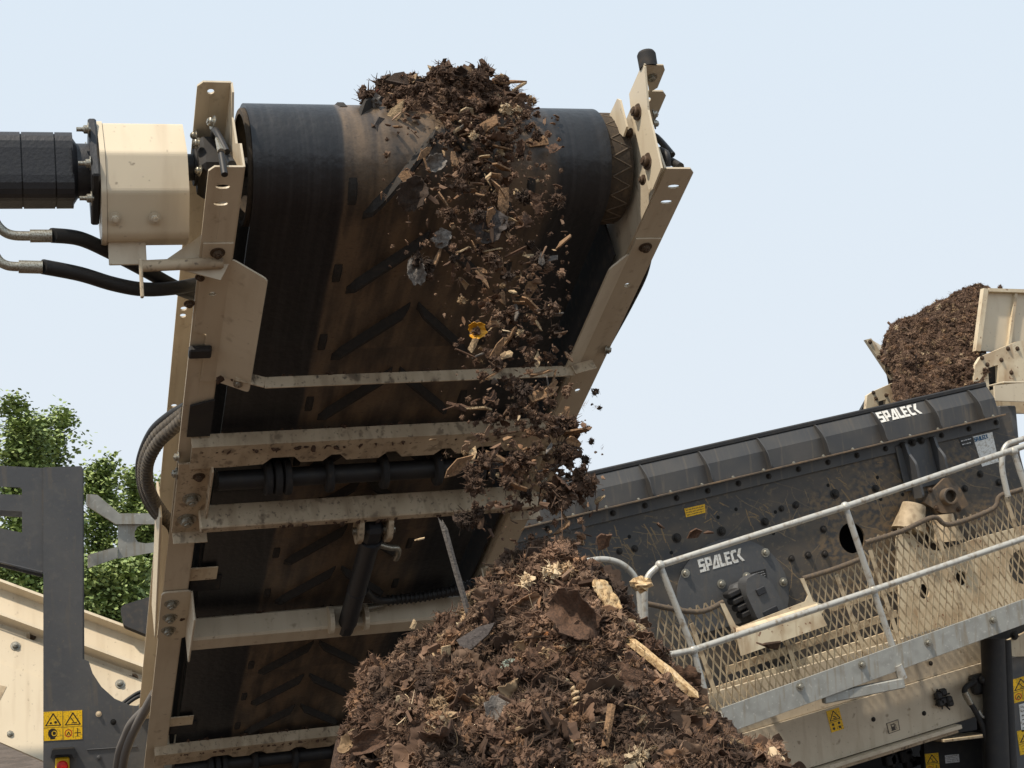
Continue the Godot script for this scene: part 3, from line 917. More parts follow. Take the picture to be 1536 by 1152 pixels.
	corrugated("corrugated_hose", cv, [Vector3(0.3, -0.39, -3.0), Vector3(0.5, -0.39, -2.99), Vector3(0.7, -0.38, -2.95), Vector3(0.83, -0.36, -2.9)], 0.03)
	# brackets that carry the belt edges, sticking out of the left channel
	for z in [-2.72, -4.62]:
		var st := box("skid_bracket", cv, M.cream_worn, Vector3(-0.69, -0.29, z), Vector3(0.14, 0.008, 0.13), 0.002)
		box("skid_pad", st, M.rubber, Vector3(-0.67, -0.27, z - 0.14), Vector3(0.16, 0.02, 0.16), 0.004)
	box("belt_skirt", cv, M.rubber, Vector3(-0.715, -0.2, -3.6), Vector3(0.006, 0.13, 3.3), 0.002)
	# drive: gearbox cover, motor, hoses and torque arm on the left-hand end of the shaft
	var sect := PackedVector2Array([Vector2(0.155, 0.011), Vector2(0.155, -0.135), Vector2(0.07, -0.27), Vector2(0.045, -0.285), Vector2(-0.06, -0.285), Vector2(-0.155, -0.14), Vector2(-0.155, 0.02), Vector2(-0.05, 0.155), Vector2(0.045, 0.155)])
	var lvl := Transform3D(conv.basis.inverse() * Basis(Vector3(0.99917172, 0.04069243, 0), Vector3(-0.04069243, 0.99917172, 0), Vector3(0, 0, 1)), Vector3.ZERO)
	b = MB.new()
	b.plate(rounded(sect, 0.012, 3), 0, -1.215, -0.925, lvl)
	var gb := part("gearbox_cover", b, M.cream_clean, cv)
	b = MB.new()
	var rim := PackedVector2Array()
	for p in sect: rim.append(p * 1.025 + Vector2(0, 0.003))
	b.plate(rounded(rim, 0.012, 3), 0, -1.235, -1.2165, lvl)
	part("cover_rim", b, M.cream_clean, gb)
	for q in [[-1.19, -0.213], [-1.05, -0.213]]:
		bolt(gb, lvl * Vector3(q[0], q[1] - 0.01, 0.112), lvl.basis * Vector3(0, -0.55, 0.85), 1.05, M.cream)
	b = MB.new()
	b.box(Vector3(-1.252, -0.025, 0), Vector3(0.03, 0.28, 0.28), 0.02)
	b.turned(Vector3(-1.33, -0.02, 0), Vector3.RIGHT, [Vector2(0, 0.13), Vector2(0.02, 0.1), Vector2(0.07, 0.1), Vector2(0.078, 0.12)], 28)
	var mo_xf := Transform3D(lvl.basis, Vector3.ZERO)
	for seg in [[-1.72, -1.505], [-1.50, -1.39], [-1.385, -1.325]]:
		var c0: float = (seg[0] + seg[1]) * 0.5
		b.plate(rounded(PackedVector2Array([Vector2(-0.125, -0.14), Vector2(0.125, -0.14), Vector2(0.125, 0.11), Vector2(-0.125, 0.11)]), 0.075, 5), 0, seg[0], seg[1], mo_xf)
	var motor := part("hydraulic_motor", b, M.motor, cv)
	b = MB.new()
	b.plate(rounded(PackedVector2Array([Vector2(-0.12, -0.135), Vector2(0.12, -0.135), Vector2(0.12, 0.105), Vector2(-0.12, 0.105)]), 0.075, 5), 0, -1.72, -1.33, mo_xf)
	part("motor_core", b, M.black, motor)
	for q in [[0.105, 0.12], [-0.03, 0.15], [-0.15, 0.12], [0.105, -0.12]]:
		bolt(motor, lvl * Vector3(-1.267, q[0], q[1]), Vector3(-1, 0, 0), 1.2)
		pipe("stud", motor, M.zinc, [lvl * Vector3(-1.26, q[0], q[1]), lvl * Vector3(-1.31, q[0], q[1])], 0.008, 8)
	pipe("coupling", cv, M.black, [Vector3(-0.93, 0, 0), Vector3(-0.84, 0, 0)], 0.05, 20)
	b = MB.new()
	b.box(lvl * Vector3(-1.145, -0.325, 0.0), Vector3(0.135, 0.09, 0.012), 0.003, lvl.basis)
	part("torque_block", b, M.cream, gb)
	b = MB.new()
	b.plate(PackedVector2Array([Vector2(-1.02, -0.335), Vector2(-0.91, -0.26), Vector2(-0.84, -0.2), Vector2(-0.79, -0.35), Vector2(-0.83, -0.42), Vector2(-0.98, -0.375)]), 2, -0.012, 0.0, Transform3D(lvl.basis, Vector3(0.02, 0.0, -0.02)))
	part("torque_arm", b, M.cream, cv)
	pipe("torque_rod", cv, M.cream_dirty, [lvl * Vector3(-1.1, -0.375, 0.0), lvl * Vector3(-0.8, -0.365, 0.0)], 0.022, 12)
	var zf := -5.56
	var inv := conv.affine_inverse()
	var paths := [[[-14, 300, -8, 330, 4, 346, 20, 353, 45, 354], [45, 354, 78, 354], [78, 353, 120, 358, 165, 378, 215, 404, 262, 430, 292, 442, 312, 450]],
		[[-20, 300, -16, 360, -4, 388, 10, 398, 28, 400], [28, 400, 64, 401], [64, 400, 120, 411, 170, 426, 215, 434, 262, 432, 295, 426, 312, 420]]]
	for i in 2:
		for k in 3:
			var pts: Array = []
			for j in range(0, paths[i][k].size(), 2): pts.append(inv * hit(flat, 2, zf + 0.03 * i - (0.045 * j if k == 2 else 0.0), paths[i][k][j], paths[i][k][j + 1]))
			pts = smooth(pts, 6)
			if k == 0: pipe("hose_elbow", cv, M.zinc, pts, 0.017, 12)
			elif k == 1: pipe("hose_ferrule", cv, M.zinc, pts, 0.023, 14)
			else: pipe("drive_hose", cv, M.hose, pts, 0.027, 14)
	box("hose_clip", cv, M.cream_dirty, inv * hit(flat, 2, zf, 212, 418), Vector3(0.012, 0.14, 0.03), 0.003, lvl.basis)
	# bundle of corrugated conduits looping at the left channel
	for i in 3:
		var d := i * 7.0
		var pts: Array = []
		for q in [[276, 624 - d], [258 - d * 0.4, 642 - d * 1.3], [236 - d * 0.7, 662 - d], [220 - d * 0.75, 690 - d * 0.3], [217 - d * 0.6, 718], [224 - d * 0.6, 742 + d * 0.3], [238 - d * 0.5, 766 + d * 0.4], [256, 790], [262, 815]]:
			pts.append(cvp(q[0] + 3, q[1], -0.22 + 0.05 * i))
		if i < 2: corrugated("conduit", cv, pts, 0.03, M.conduit)
		else: pipe("drive_hose", cv, M.hose, smooth(pts, 8), 0.024, 10)
	# tie bar and return hoses along the left channel, bent guard lip behind
	box("edge_strip", cv, M.cream_clean, Vector3(-0.915, -0.2, -2.75), Vector3(0.012, 0.2, 1.3), 0.003, Basis(Vector3(0, 1, 0), deg_to_rad(-1.5)))
	for i in 2:
		var pts: Array = []
		for q in [[232, 1040 + i * 12], [214 - i * 14, 1072 + i * 10], [199 - i * 12, 1100 + i * 8], [188 - i * 9, 1130], [182 - i * 8, 1165]]: pts.append(cvp(q[0], q[1], -0.25 + 0.03 * i))
		pipe("return_hose", cv, M.hose_grey, smooth(pts, 6), 0.028, 12)
	# cable along the right channel
	var cab: Array = []
	for q in [[978, 365], [968, 410], [945, 458], [922, 500], [905, 530]]: cab.append(hit(conv, 0, 0.97, q[0], q[1]))
	pipe("cable", cv, M.hose, smooth(cab, 6), 0.012, 8)
	bolt(cv, cvp(908, 524, -0.315), Vector3(1, -0.4, 0.2), 1.4)
	# crumbs caked on the ledges of the cross members
	var crumbs := MB.new()
	for i in 330:
		var row: Array = [[-0.3, -1.383], [-0.372, -1.42], [-0.352, -0.883], [-0.325, -1.98], [-0.447, -1.99], [-0.33, -3.14], [-0.3, -4.93], [-0.372, -4.96]][i % 8]
		var sz := 0.004 + 0.011 * pow(rng.randf(), 2.0)
		clod_into(crumbs, Vector3(rng.randf_range(-0.8, 0.85), row[0] + rng.randfn(0, 0.003), row[1] - rng.randf() * 0.015), Vector3(sz * 1.5, sz * 0.7, sz), i + 3, 0.5, 4, 5)
	part("caked_crumbs", crumbs, M.soil, cv).set_meta("kind", "stuff")
	# small bolts and heads on the channel flanges
	for q in [[284, 455], [301, 415]]: bolt(cv, cvp(q[0], q[1], -0.316), Vector3(0, -1, 0), 1.0, M.rusty)
	box("latch", cv, M.dark, cvp(300, 528, -0.335), Vector3(0.09, 0.03, 0.06), 0.006)
	plate("slit_plate", cv, M.dark, PackedVector2Array([Vector2(-0.86, -1.36), Vector2(-0.76, -1.36), Vector2(-0.76, -1.08), Vector2(-0.86, -1.12)]), 1, -0.33, -0.322)

func corrugated(called: String, parent: Node, pts: Array, r: float, material: Material = M.hose) -> void:
	var path := smooth(pts, 12)
	var total := 0.0
	for i in path.size() - 1: total += path[i].distance_to(path[i + 1])
	var cu := Curve3D.new()
	for p in path: cu.add_point(p)
	var dense: Array = []
	var rs: Array = []
	var n := int(total / 0.0062)
	for i in n + 1:
		dense.append(cu.sample_baked(total * i / n))
		rs.append(r * (1.0 if (i % 4) < 2 else 0.78))
	var b := MB.new()
	b.tube(dense, rs, 12)
	part(called, b, material, parent)

# ---------------------------------------------------------------- vibrating screen box
func sp(px: float, py: float, z: float) -> Vector3: return hit(scr, 2, z, px, py)

func build_screen() -> void:
	var sb := thing("vibrating_screen", "dark grey vibrating screen box with ribbed hood and white maker's name, behind the galvanised handrail", "screen", scr)
	var x0 := -0.75
	var x1 := sp(1492, 600, 0.05).x
	var y_ledge := (sp(1080, 720, 0.13).y + sp(1400, 648, 0.13).y) * 0.5
	var y_seam := (sp(1060, 746, 0.03).y + sp(1260, 700, 0.03).y) * 0.5
	# side plate with round openings
	var poly := PackedVector2Array([Vector2(x0, y_seam + 0.1), Vector2(x1 + 0.12, y_seam + 0.1), Vector2(x1 + 0.12, -1.9), Vector2(x0, -1.75)])
	var hc := sp(1278, 807, 0.02)
	poly = opening(poly, ring2(Vector2(hc.x, hc.y), 0.105, 0.112, 28))
	var pb := MB.new()
	pb.plate(poly, 2, 0.0, 0.02)
	var lo2 := Vector2(x0, -1.9)
	var ext := Vector2(x1 + 0.12 - x0, y_seam + 2.0)
	for i in pb.v.size(): pb.t[i] = Vector2((pb.v[i].x - lo2.x) / ext.x, 1.0 - (pb.v[i].y - lo2.y) / ext.y)
	var mud_c := sp(1345, 785, 0.02)
	var side_mat := StandardMaterial3D.new()
	side_mat.albedo_texture = side_plate_texture(Vector2(mud_c.x, mud_c.y) - lo2, ext)
	side_mat.roughness = 0.6
	var side := part("side_plate", pb, side_mat, sb)
	for q in [[1104, 764], [1116, 820], [1077, 776], [1163, 768], [1007, 829], [1321, 749], [1354, 742], [1242, 728], [1316, 716], [944, 805], [1160, 800]]:
		var c := sp(q[0], q[1], 0.02)
		var dp := MB.new()
		dp.turned(Vector3(c.x, c.y, 0.021), Vector3(0, 0, 1), [Vector2(0, 0.014), Vector2(0.0008, 0.0001)], 12)
		part("plugged_hole", dp, M.pit, side)
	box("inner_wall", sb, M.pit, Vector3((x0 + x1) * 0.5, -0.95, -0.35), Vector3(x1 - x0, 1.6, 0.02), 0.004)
	box("far_side", sb, M.grey, Vector3((x0 + x1) * 0.5, -0.95, -2.0), Vector3(x1 - x0, 1.8, 0.02), 0.004)
	box("deck", sb, M.dark, Vector3((x0 + x1) * 0.5, -0.25, -1.0), Vector3(x1 - x0, 0.03, 1.96), 0.004)
	# angle between hood and side plate
	box("hood_angle", sb, M.screen_hood, Vector3((x0 + x1) * 0.5, (y_ledge + y_seam) * 0.5, 0.03), Vector3(x1 - x0, y_ledge - y_seam, 0.018), 0.003)
	box("ledge", sb, M.screen_dusty, Vector3((x0 + x1) * 0.5, y_ledge - 0.004, 0.085), Vector3(x1 - x0, 0.012, 0.12), 0.002)
	# hood panels: lower part upright, upper part leaning back, one sheet between each pair of ribs
	var rib_x: Array = [x0]
	for q in [[872, 730], [967, 706], [1056, 686], [1144, 665], [1231, 646], [1317, 627], [1398, 607], [1462, 594]]: rib_x.append(sp(q[0], q[1], 0.08).x)
	rib_x.append(x1)
	var y_bend := y_ledge * 0.45
	for i in rib_x.size() - 1:
		var a: float = rib_x[i] + 0.004
		var d: float = rib_x[i + 1] - 0.004
		var b := MB.new()
		b.plate(PackedVector2Array([Vector2(0.065, y_ledge + 0.004), Vector2(0.058, y_bend), Vector2(0.0, -0.015), Vector2(-0.008, -0.012), Vector2(0.049, y_bend + 0.002), Vector2(0.056, y_ledge + 0.004)]), 0, a, d)
		part("hood_panel", b, M.screen_hood, sb)
		if i > 0:
			b = MB.new()
			b.plate(rounded(PackedVector2Array([Vector2(-0.006, -0.008), Vector2(0.03, -0.012), Vector2(0.1, y_bend * 0.8), Vector2(0.13, y_bend * 1.3), Vector2(0.14, y_ledge + 0.004), Vector2(0.06, y_ledge + 0.004)]), 0.02, 3), 0, a - 0.0085, a - 0.0005)
			part("hood_rib", b, M.screen_hood, sb)
	box("top_lip", sb, M.dark, Vector3((x0 + x1) * 0.5, 0.004, -0.02), Vector3(x1 - x0, 0.04, 0.05), 0.012)
	for i in 17:
		var x := lerpf(x0 + 0.1, x1 - 0.1, i / 16.0)
		bolt(sb, Vector3(x, y_ledge + 0.002, 0.12), Vector3.UP, 0.75, M.zinc)
		bolt(sb, Vector3(x + 0.07, (y_ledge + y_seam) * 0.5, 0.04), Vector3(0, 0, 1), 1.0, M.dark_bolt)
	for q in [[1015, 807, 1.6], [1082, 797, 1.6], [1147, 783, 1.5], [952, 823, 1.2], [929, 827, 1.1], [1172, 763, 1.1], [1193, 758, 1.2], [1252, 741, 1.7], [1235, 794, 1.3], [1212, 833, 1.3], [1237, 831, 1.3], [1187, 838, 1.2], [1470, 711, 1.3], [1447, 733, 1.3], [1498, 724, 1.3], [1313, 733, 1.4], [1194, 757, 1.2]]:
		bolt(sb, sp(q[0], q[1], 0.02), Vector3(0, 0, 1), q[2], M.dark_bolt)
	# maker's name on the hood and on the drive cover
	var name_at := sp(1319, 634, 0.05)
	var lean := Basis(Vector3(1, 0, 0), -atan2(0.058, -y_bend - 0.015) )
	var bendz := 0.077
	var f := 0.2
	maker_name(sb, Vector3(rib_x[6] + 0.03, lerpf(y_bend, -0.015, 0.08), lerpf(0.058, 0.0, 0.08) + 0.004), 0.095, M.white, lean, 0.82)
	var cc := sp(1100, 893, 0.03)
	var disc := PackedVector2Array()
	for i in 40:
		var a := TAU * i / 40.0
		var p := Vector2(cos(a) * 0.435, sin(a) * 0.40)
		p.y = maxf(p.y, -0.2)
		disc.append(Vector2(cc.x, cc.y) + p)
	var cover := plate("drive_cover", sb, M.grey, disc, 2, 0.022, 0.036)
	var nm := sp(1051, 859, 0.04)
	maker_name(cover, Vector3(nm.x, nm.y, 0.0365), 0.092, M.white, Basis(Vector3(0, 0, 1), deg_to_rad(1.0)), 0.83)
	for q in [[1028, 860], [1148, 829], [1175, 873], [1082, 876], [1120, 865]]: bolt(cover, sp(q[0], q[1], 0.037), Vector3(0, 0, 1), 1.5, M.zinc)
	# drive motor
	var mt := Basis(Vector3(0, 0, 1), deg_to_rad(10))
	var mc := sp(1131, 893, 0.15)
	var b2 := MB.new()
	b2.box(mc + mt * Vector3(-0.02, 0.0, -0.06), Vector3(0.22, 0.24, 0.12), 0.03, mt)
	var motor := part("drive_motor", b2, M.grey, sb)
	b2 = MB.new()
	b2.plate(rounded(PackedVector2Array([Vector2(-0.1, -0.16), Vector2(0.13, -0.16), Vector2(0.1, 0.06), Vector2(0.04, 0.15), Vector2(-0.07, 0.15), Vector2(-0.11, 0.05)]), 0.04, 5), 2, 0.0, 0.13, Transform3D(mt, mc))
	part("motor_housing", b2, M.grey, motor)
	b2 = MB.new()
	b2.box(mc + mt * Vector3(0.01, -0.15, 0.07), Vector3(0.17, 0.14, 0.13), 0.03, mt)
	b2.box(mc + mt * Vector3(0.0, 0.03, 0.135), Vector3(0.07, 0.05, 0.02), 0.012, mt)
	part("motor_end", b2, M.motor, motor)
	b2 = MB.new()
	for i in 4: b2.box(mc + mt * Vector3(-0.15 + 0.012 * i, 0.08 - 0.055 * i, 0.0), Vector3(0.1, 0.045, 0.11), 0.012, mt)
	part("terminal_box", b2, M.dark, motor)
	# labels
	var yl := print_mat(text_print(64, 36, Color(0.9, 0.7, 0.05), Color(0.35, 0.24, 0.05), 3, 3))
	sticker("warning_label", sb, [sp(1029, 776, 0.021), sp(1058, 769, 0.021), sp(1057, 756, 0.021), sp(1026, 763, 0.021)], yl)
	var npl := print_mat(text_print(64, 30, Color(0.07, 0.07, 0.07), Color(0.7, 0.7, 0.7), 3, 4))
	sticker("name_plate", sb, [sp(1129, 872, 0.038), sp(1150, 866, 0.038), sp(1148, 853, 0.038), sp(1126, 859, 0.038)], npl)
	sticker("name_plate", sb, [sp(1443, 671, 0.021), sp(1460, 667, 0.021), sp(1457, 653, 0.021), sp(1438, 658, 0.021)], print_mat(text_print(48, 36, Color(0.1, 0.1, 0.1), Color(0.8, 0.8, 0.8), 2, 6)))
	var sheet := sticker("white_sticker", sb, [sp(1473, 700, 0.021), sp(1498, 693, 0.021), sp(1488, 648, 0.021), sp(1459, 655, 0.021)], M.white)
	maker_name(sheet, sp(1462, 663, 0.025), 0.032, M.blue, Basis(Vector3(0, 0, 1), deg_to_rad(2)), 0.85)
	# two upright hanger brackets
	for q in [[[1345, 667], [1372, 748]], [[1388, 657], [1408, 708]]]:
		var a := sp(q[0][0], q[0][1], 0.04)
		var d := sp(q[1][0], q[1][1], 0.04)
		b2 = MB.new()
		b2.plate(rounded(PackedVector2Array([Vector2(0.04, a.y), Vector2(0.10, a.y), Vector2(0.11, a.y - 0.08), Vector2(0.17, a.y - 0.16), Vector2(0.16, d.y), Vector2(0.04, d.y)]), 0.02, 3), 0, a.x + 0.03, a.x + 0.05)
		part("hanger_bracket", b2, M.grey, sb)
	box("hanger_plate", sb, M.grey, (sp(1350, 672, 0.04) + sp(1405, 735, 0.04)) * 0.5 + Vector3(0, 0.03, 0), Vector3(0.3, 0.34, 0.012), 0.004)
	for q in [[1355, 668], [1369, 664], [1382, 661]]: bolt(sb, sp(q[0], q[1], 0.05), Vector3(0, 0, 1), 1.3, M.dark_bolt)
	# spring seat with its pipe stub, and the rubber spring below
	var seat := outline(scr, 2, 0.12, [1391, 742, 1416, 717, 1424, 716, 1440, 733, 1452, 757, 1437, 768, 1412, 770, 1385, 754])
	var ss := plate("spring_seat", sb, M.screen_dusty, rounded(seat, 0.015, 3), 2, 0.10, 0.13)
	var pc := sp(1420, 745, 0.13)
	b2 = MB.new()
	b2.turned(Vector3(pc.x, pc.y, 0.0), Vector3(0, 0, 1), [Vector2(0.0, 0.062), Vector2(0.185, 0.062), Vector2(0.19, 0.058), Vector2(0.19, 0.046), Vector2(0.06, 0.046), Vector2(0.06, 0.001)], 28)
	part("pipe_stub", b2, M.screen_dusty, ss)
	for q in [[1404, 762], [1438, 764], [1395, 735]]: bolt(ss, sp(q[0], q[1], 0.131), Vector3(0, 0, 1), 1.0, M.rusty)
	for q in [[1371, 757, 1362, 800], [1412, 772, 1418, 815]]:
		var a := sp(q[0], q[1], 0.12)
		var d := sp(q[2], q[3], 0.12)
		b2 = MB.new()
		b2.turned(a, d - a, [Vector2(0, 0.001), Vector2(0, 0.085), Vector2(0.02, 0.088), Vector2(0.07, 0.095), Vector2(0.12, 0.108), Vector2(0.2, 0.125), Vector2(0.2, 0.001)], 24)
		part("rubber_spring", b2, M.mesh, sb)

# ---------------------------------------------------------------- feed hopper above the screen
func wz(px: float, py: float, z: float) -> Vector3: return hit(flat, 2, z, px, py)

func build_hopper() -> void:
	var hp := thing("feed_hopper", "worn cream steel feed hopper holding a heap of dark compost", "hopper")
	var back := plate("back_wall", hp, M.cream_clean, outline(flat, 2, -10.6, [1482, 437, 1640, 440, 1640, 530, 1470, 526]), 2, -10.64, -10.6)
	var e := MB.new()
	e.plate(outline(flat, 2, -10.55, [1476, 432, 1483, 433, 1471, 527, 1464, 526]), 2, -10.6, -10.55)
	e.plate(outline(flat, 2, -10.55, [1484, 432, 1640, 437, 1640, 442, 1484, 437]), 2, -10.6, -10.552)
	e.plate(outline(flat, 2, -10.55, [1525, 438, 1529, 438, 1518, 524, 1514, 524]), 2, -10.6, -10.57)
	part("wall_rim", e, M.cream_worn, back)
	var low := outline(flat, 2, -10.45, [1459, 590, 1463, 548, 1471, 535, 1526, 512, 1545, 509, 1640, 512, 1640, 620, 1484, 620, 1484, 590])
	low = opening(low, rounded(outline(flat, 2, -10.45, [1484, 586, 1482, 552, 1497, 547, 1498, 582]), 0.01, 3))
	var lw := plate("lower_plate", hp, M.cream_worn, low, 2, -10.49, -10.45)
	box("backing", lw, M.dark, wz(1490, 567, -10.56), Vector3(0.2, 0.4, 0.04))
	for q in [[1473, 537], [1481, 547], [1502, 540], [1512, 523], [1517, 559], [1472, 574], [1526, 523], [1534, 578]]: bolt(lw, wz(q[0], q[1], -10.45), Vector3(0, 0, 1), 0.9, M.rusty)
	var br := MB.new()
	br.plate(outline(flat, 2, -10.2, [1492, 578, 1525, 575, 1640, 570, 1640, 606, 1493, 601]), 2, -10.22, -10.2)
	br.box(wz(1510, 576, -10.3), Vector3(0.2, 0.012, 0.2), 0.003)
	part("shelf_bracket", br, M.cream_clean, hp)
	plate("chute_cheek", hp, M.screen_dusty, outline(flat, 2, -10.15, [1463, 592, 1485, 592, 1493, 640, 1472, 628]), 2, -10.18, -10.15)
	box("corner_post", hp, M.grey, wz(1508, 700, -10.4), Vector3(0.16, 0.95, 0.2), 0.01)
	# far wing and its lower plate
	var wing := MB.new()
	wing.plate(outline(flat, 2, -11.6, [1297, 510, 1305, 508, 1346, 566, 1337, 570]), 2, -11.62, -11.58)
	wing.quad(wz(1305, 508, -11.6), wz(1346, 566, -11.6), wz(1362, 560, -12.3), wz(1328, 522, -12.3), Vector3(-0.3, 0.6, 0.5))
	wing.quad(wz(1305, 508, -11.6) + Vector3(0.01, -0.012, 0), wz(1346, 566, -11.6) + Vector3(0.01, -0.012, 0), wz(1362, 560, -12.3) + Vector3(0.01, -0.012, 0), wz(1328, 522, -12.3) + Vector3(0.01, -0.012, 0), Vector3(0.3, -0.6, -0.5))
	var wg := part("wing_plate", wing, M.cream_worn, hp)
	for q in [[1305, 513], [1318, 536], [1334, 559]]: bolt(wg, wz(q[0], q[1], -11.58), Vector3(0, 0, 1), 0.9, M.rusty)
	var fl := outline(flat, 2, -11.5, [1298, 622, 1301, 593, 1312, 586, 1345, 572, 1349, 598, 1343, 625])
	fl = opening(fl, outline(flat, 2, -11.5, [1318, 613, 1318, 602, 1329, 599, 1329, 611]))
	var fp := plate("far_plate", hp, M.cream_worn, fl, 2, -11.54, -11.5)
	box("backing", fp, M.dark, wz(1324, 606, -11.6), Vector3(0.14, 0.2, 0.03))
	for q in [[1310, 589], [1329, 593], [1338, 579], [1314, 598]]: bolt(fp, wz(q[0], q[1], -11.5), Vector3(0, 0, 1), 0.8, M.rusty)
	plate("far_cheek", hp, M.dark, outline(flat, 2, -11.56, [1286, 625, 1302, 596, 1302, 625]), 2, -11.6, -11.56)

# ---------------------------------------------------------------- walkway with handrail, toe board and guard mesh
func wk(px: float, py: float, z: float) -> Vector3: return hit(walk, 2, z, px, py)

func expanded_mesh(region: PackedVector2Array, axis: int, level: float, cell: Vector2, strand: Vector2) -> MB:
	var b := MB.new()
	var lo := region[0]
	var hi := region[0]
	for p in region:
		lo = Vector2(minf(lo.x, p.x), minf(lo.y, p.y)); hi = Vector2(maxf(hi.x, p.x), maxf(hi.y, p.y))
	var nx := int((hi.x - lo.x) / (cell.x * 0.5)) + 1
	var ny := int((hi.y - lo.y) / (cell.y * 0.5)) + 1
	for i in nx:
		for j in ny:
			for dir in [1.0, -1.0]:
				if (i + j) % 2 == (0 if dir > 0 else 1):
					var a := lo + Vector2((i + (0.06 if dir > 0 else 0.94)) * cell.x * 0.5, j * cell.y * 0.5)
					var d := lo + Vector2((i + (0.94 if dir > 0 else 0.06)) * cell.x * 0.5, (j + 1) * cell.y * 0.5)
					if not Geometry2D.is_point_in_polygon((a + d) * 0.5, region): continue
					a += Vector2(hills.get_noise_2d(a.x * 4.0, a.y * 4.0), hills.get_noise_2d(a.x * 4.0, a.y * 4.0 + 9.0)) * 0.012
					d += Vector2(hills.get_noise_2d(d.x * 4.0, d.y * 4.0), hills.get_noise_2d(d.x * 4.0, d.y * 4.0 + 9.0)) * 0.012
					var pa := Vector3(a.x, a.y, level) if axis == 2 else Vector3(a.x, level, a.y)
					var pd := Vector3(d.x, d.y, level) if axis == 2 else Vector3(d.x, level, d.y)
					var along := (pd - pa)
					var nrm := Vector3(0, 0, 1) if axis == 2 else Vector3(0, 1, 0)
					var s := along.cross(nrm).normalized()
					var tilt: Vector3 = (nrm + s * 0.5 * dir).normalized()
					var s2: Vector3 = along.cross(tilt).normalized()
					var e1: Vector3 = s2 * strand.x * 0.5
					var e2: Vector3 = tilt * strand.y * 0.5
					var ex := along.normalized() * 0.002
					pa -= ex; pd += ex
					b.quad(pa - e1 + e2, pa + e1 + e2, pd + e1 + e2, pd - e1 + e2, tilt)
					b.quad(pa - e1 - e2, pa + e1 - e2, pd + e1 - e2, pd - e1 - e2, -tilt)
					b.quad(pa + e1 - e2, pa + e1 + e2, pd + e1 + e2, pd + e1 - e2, e1)
					b.quad(pa - e1 - e2, pa - e1 + e2, pd - e1 + e2, pd - e1 - e2, -e1)
	return b

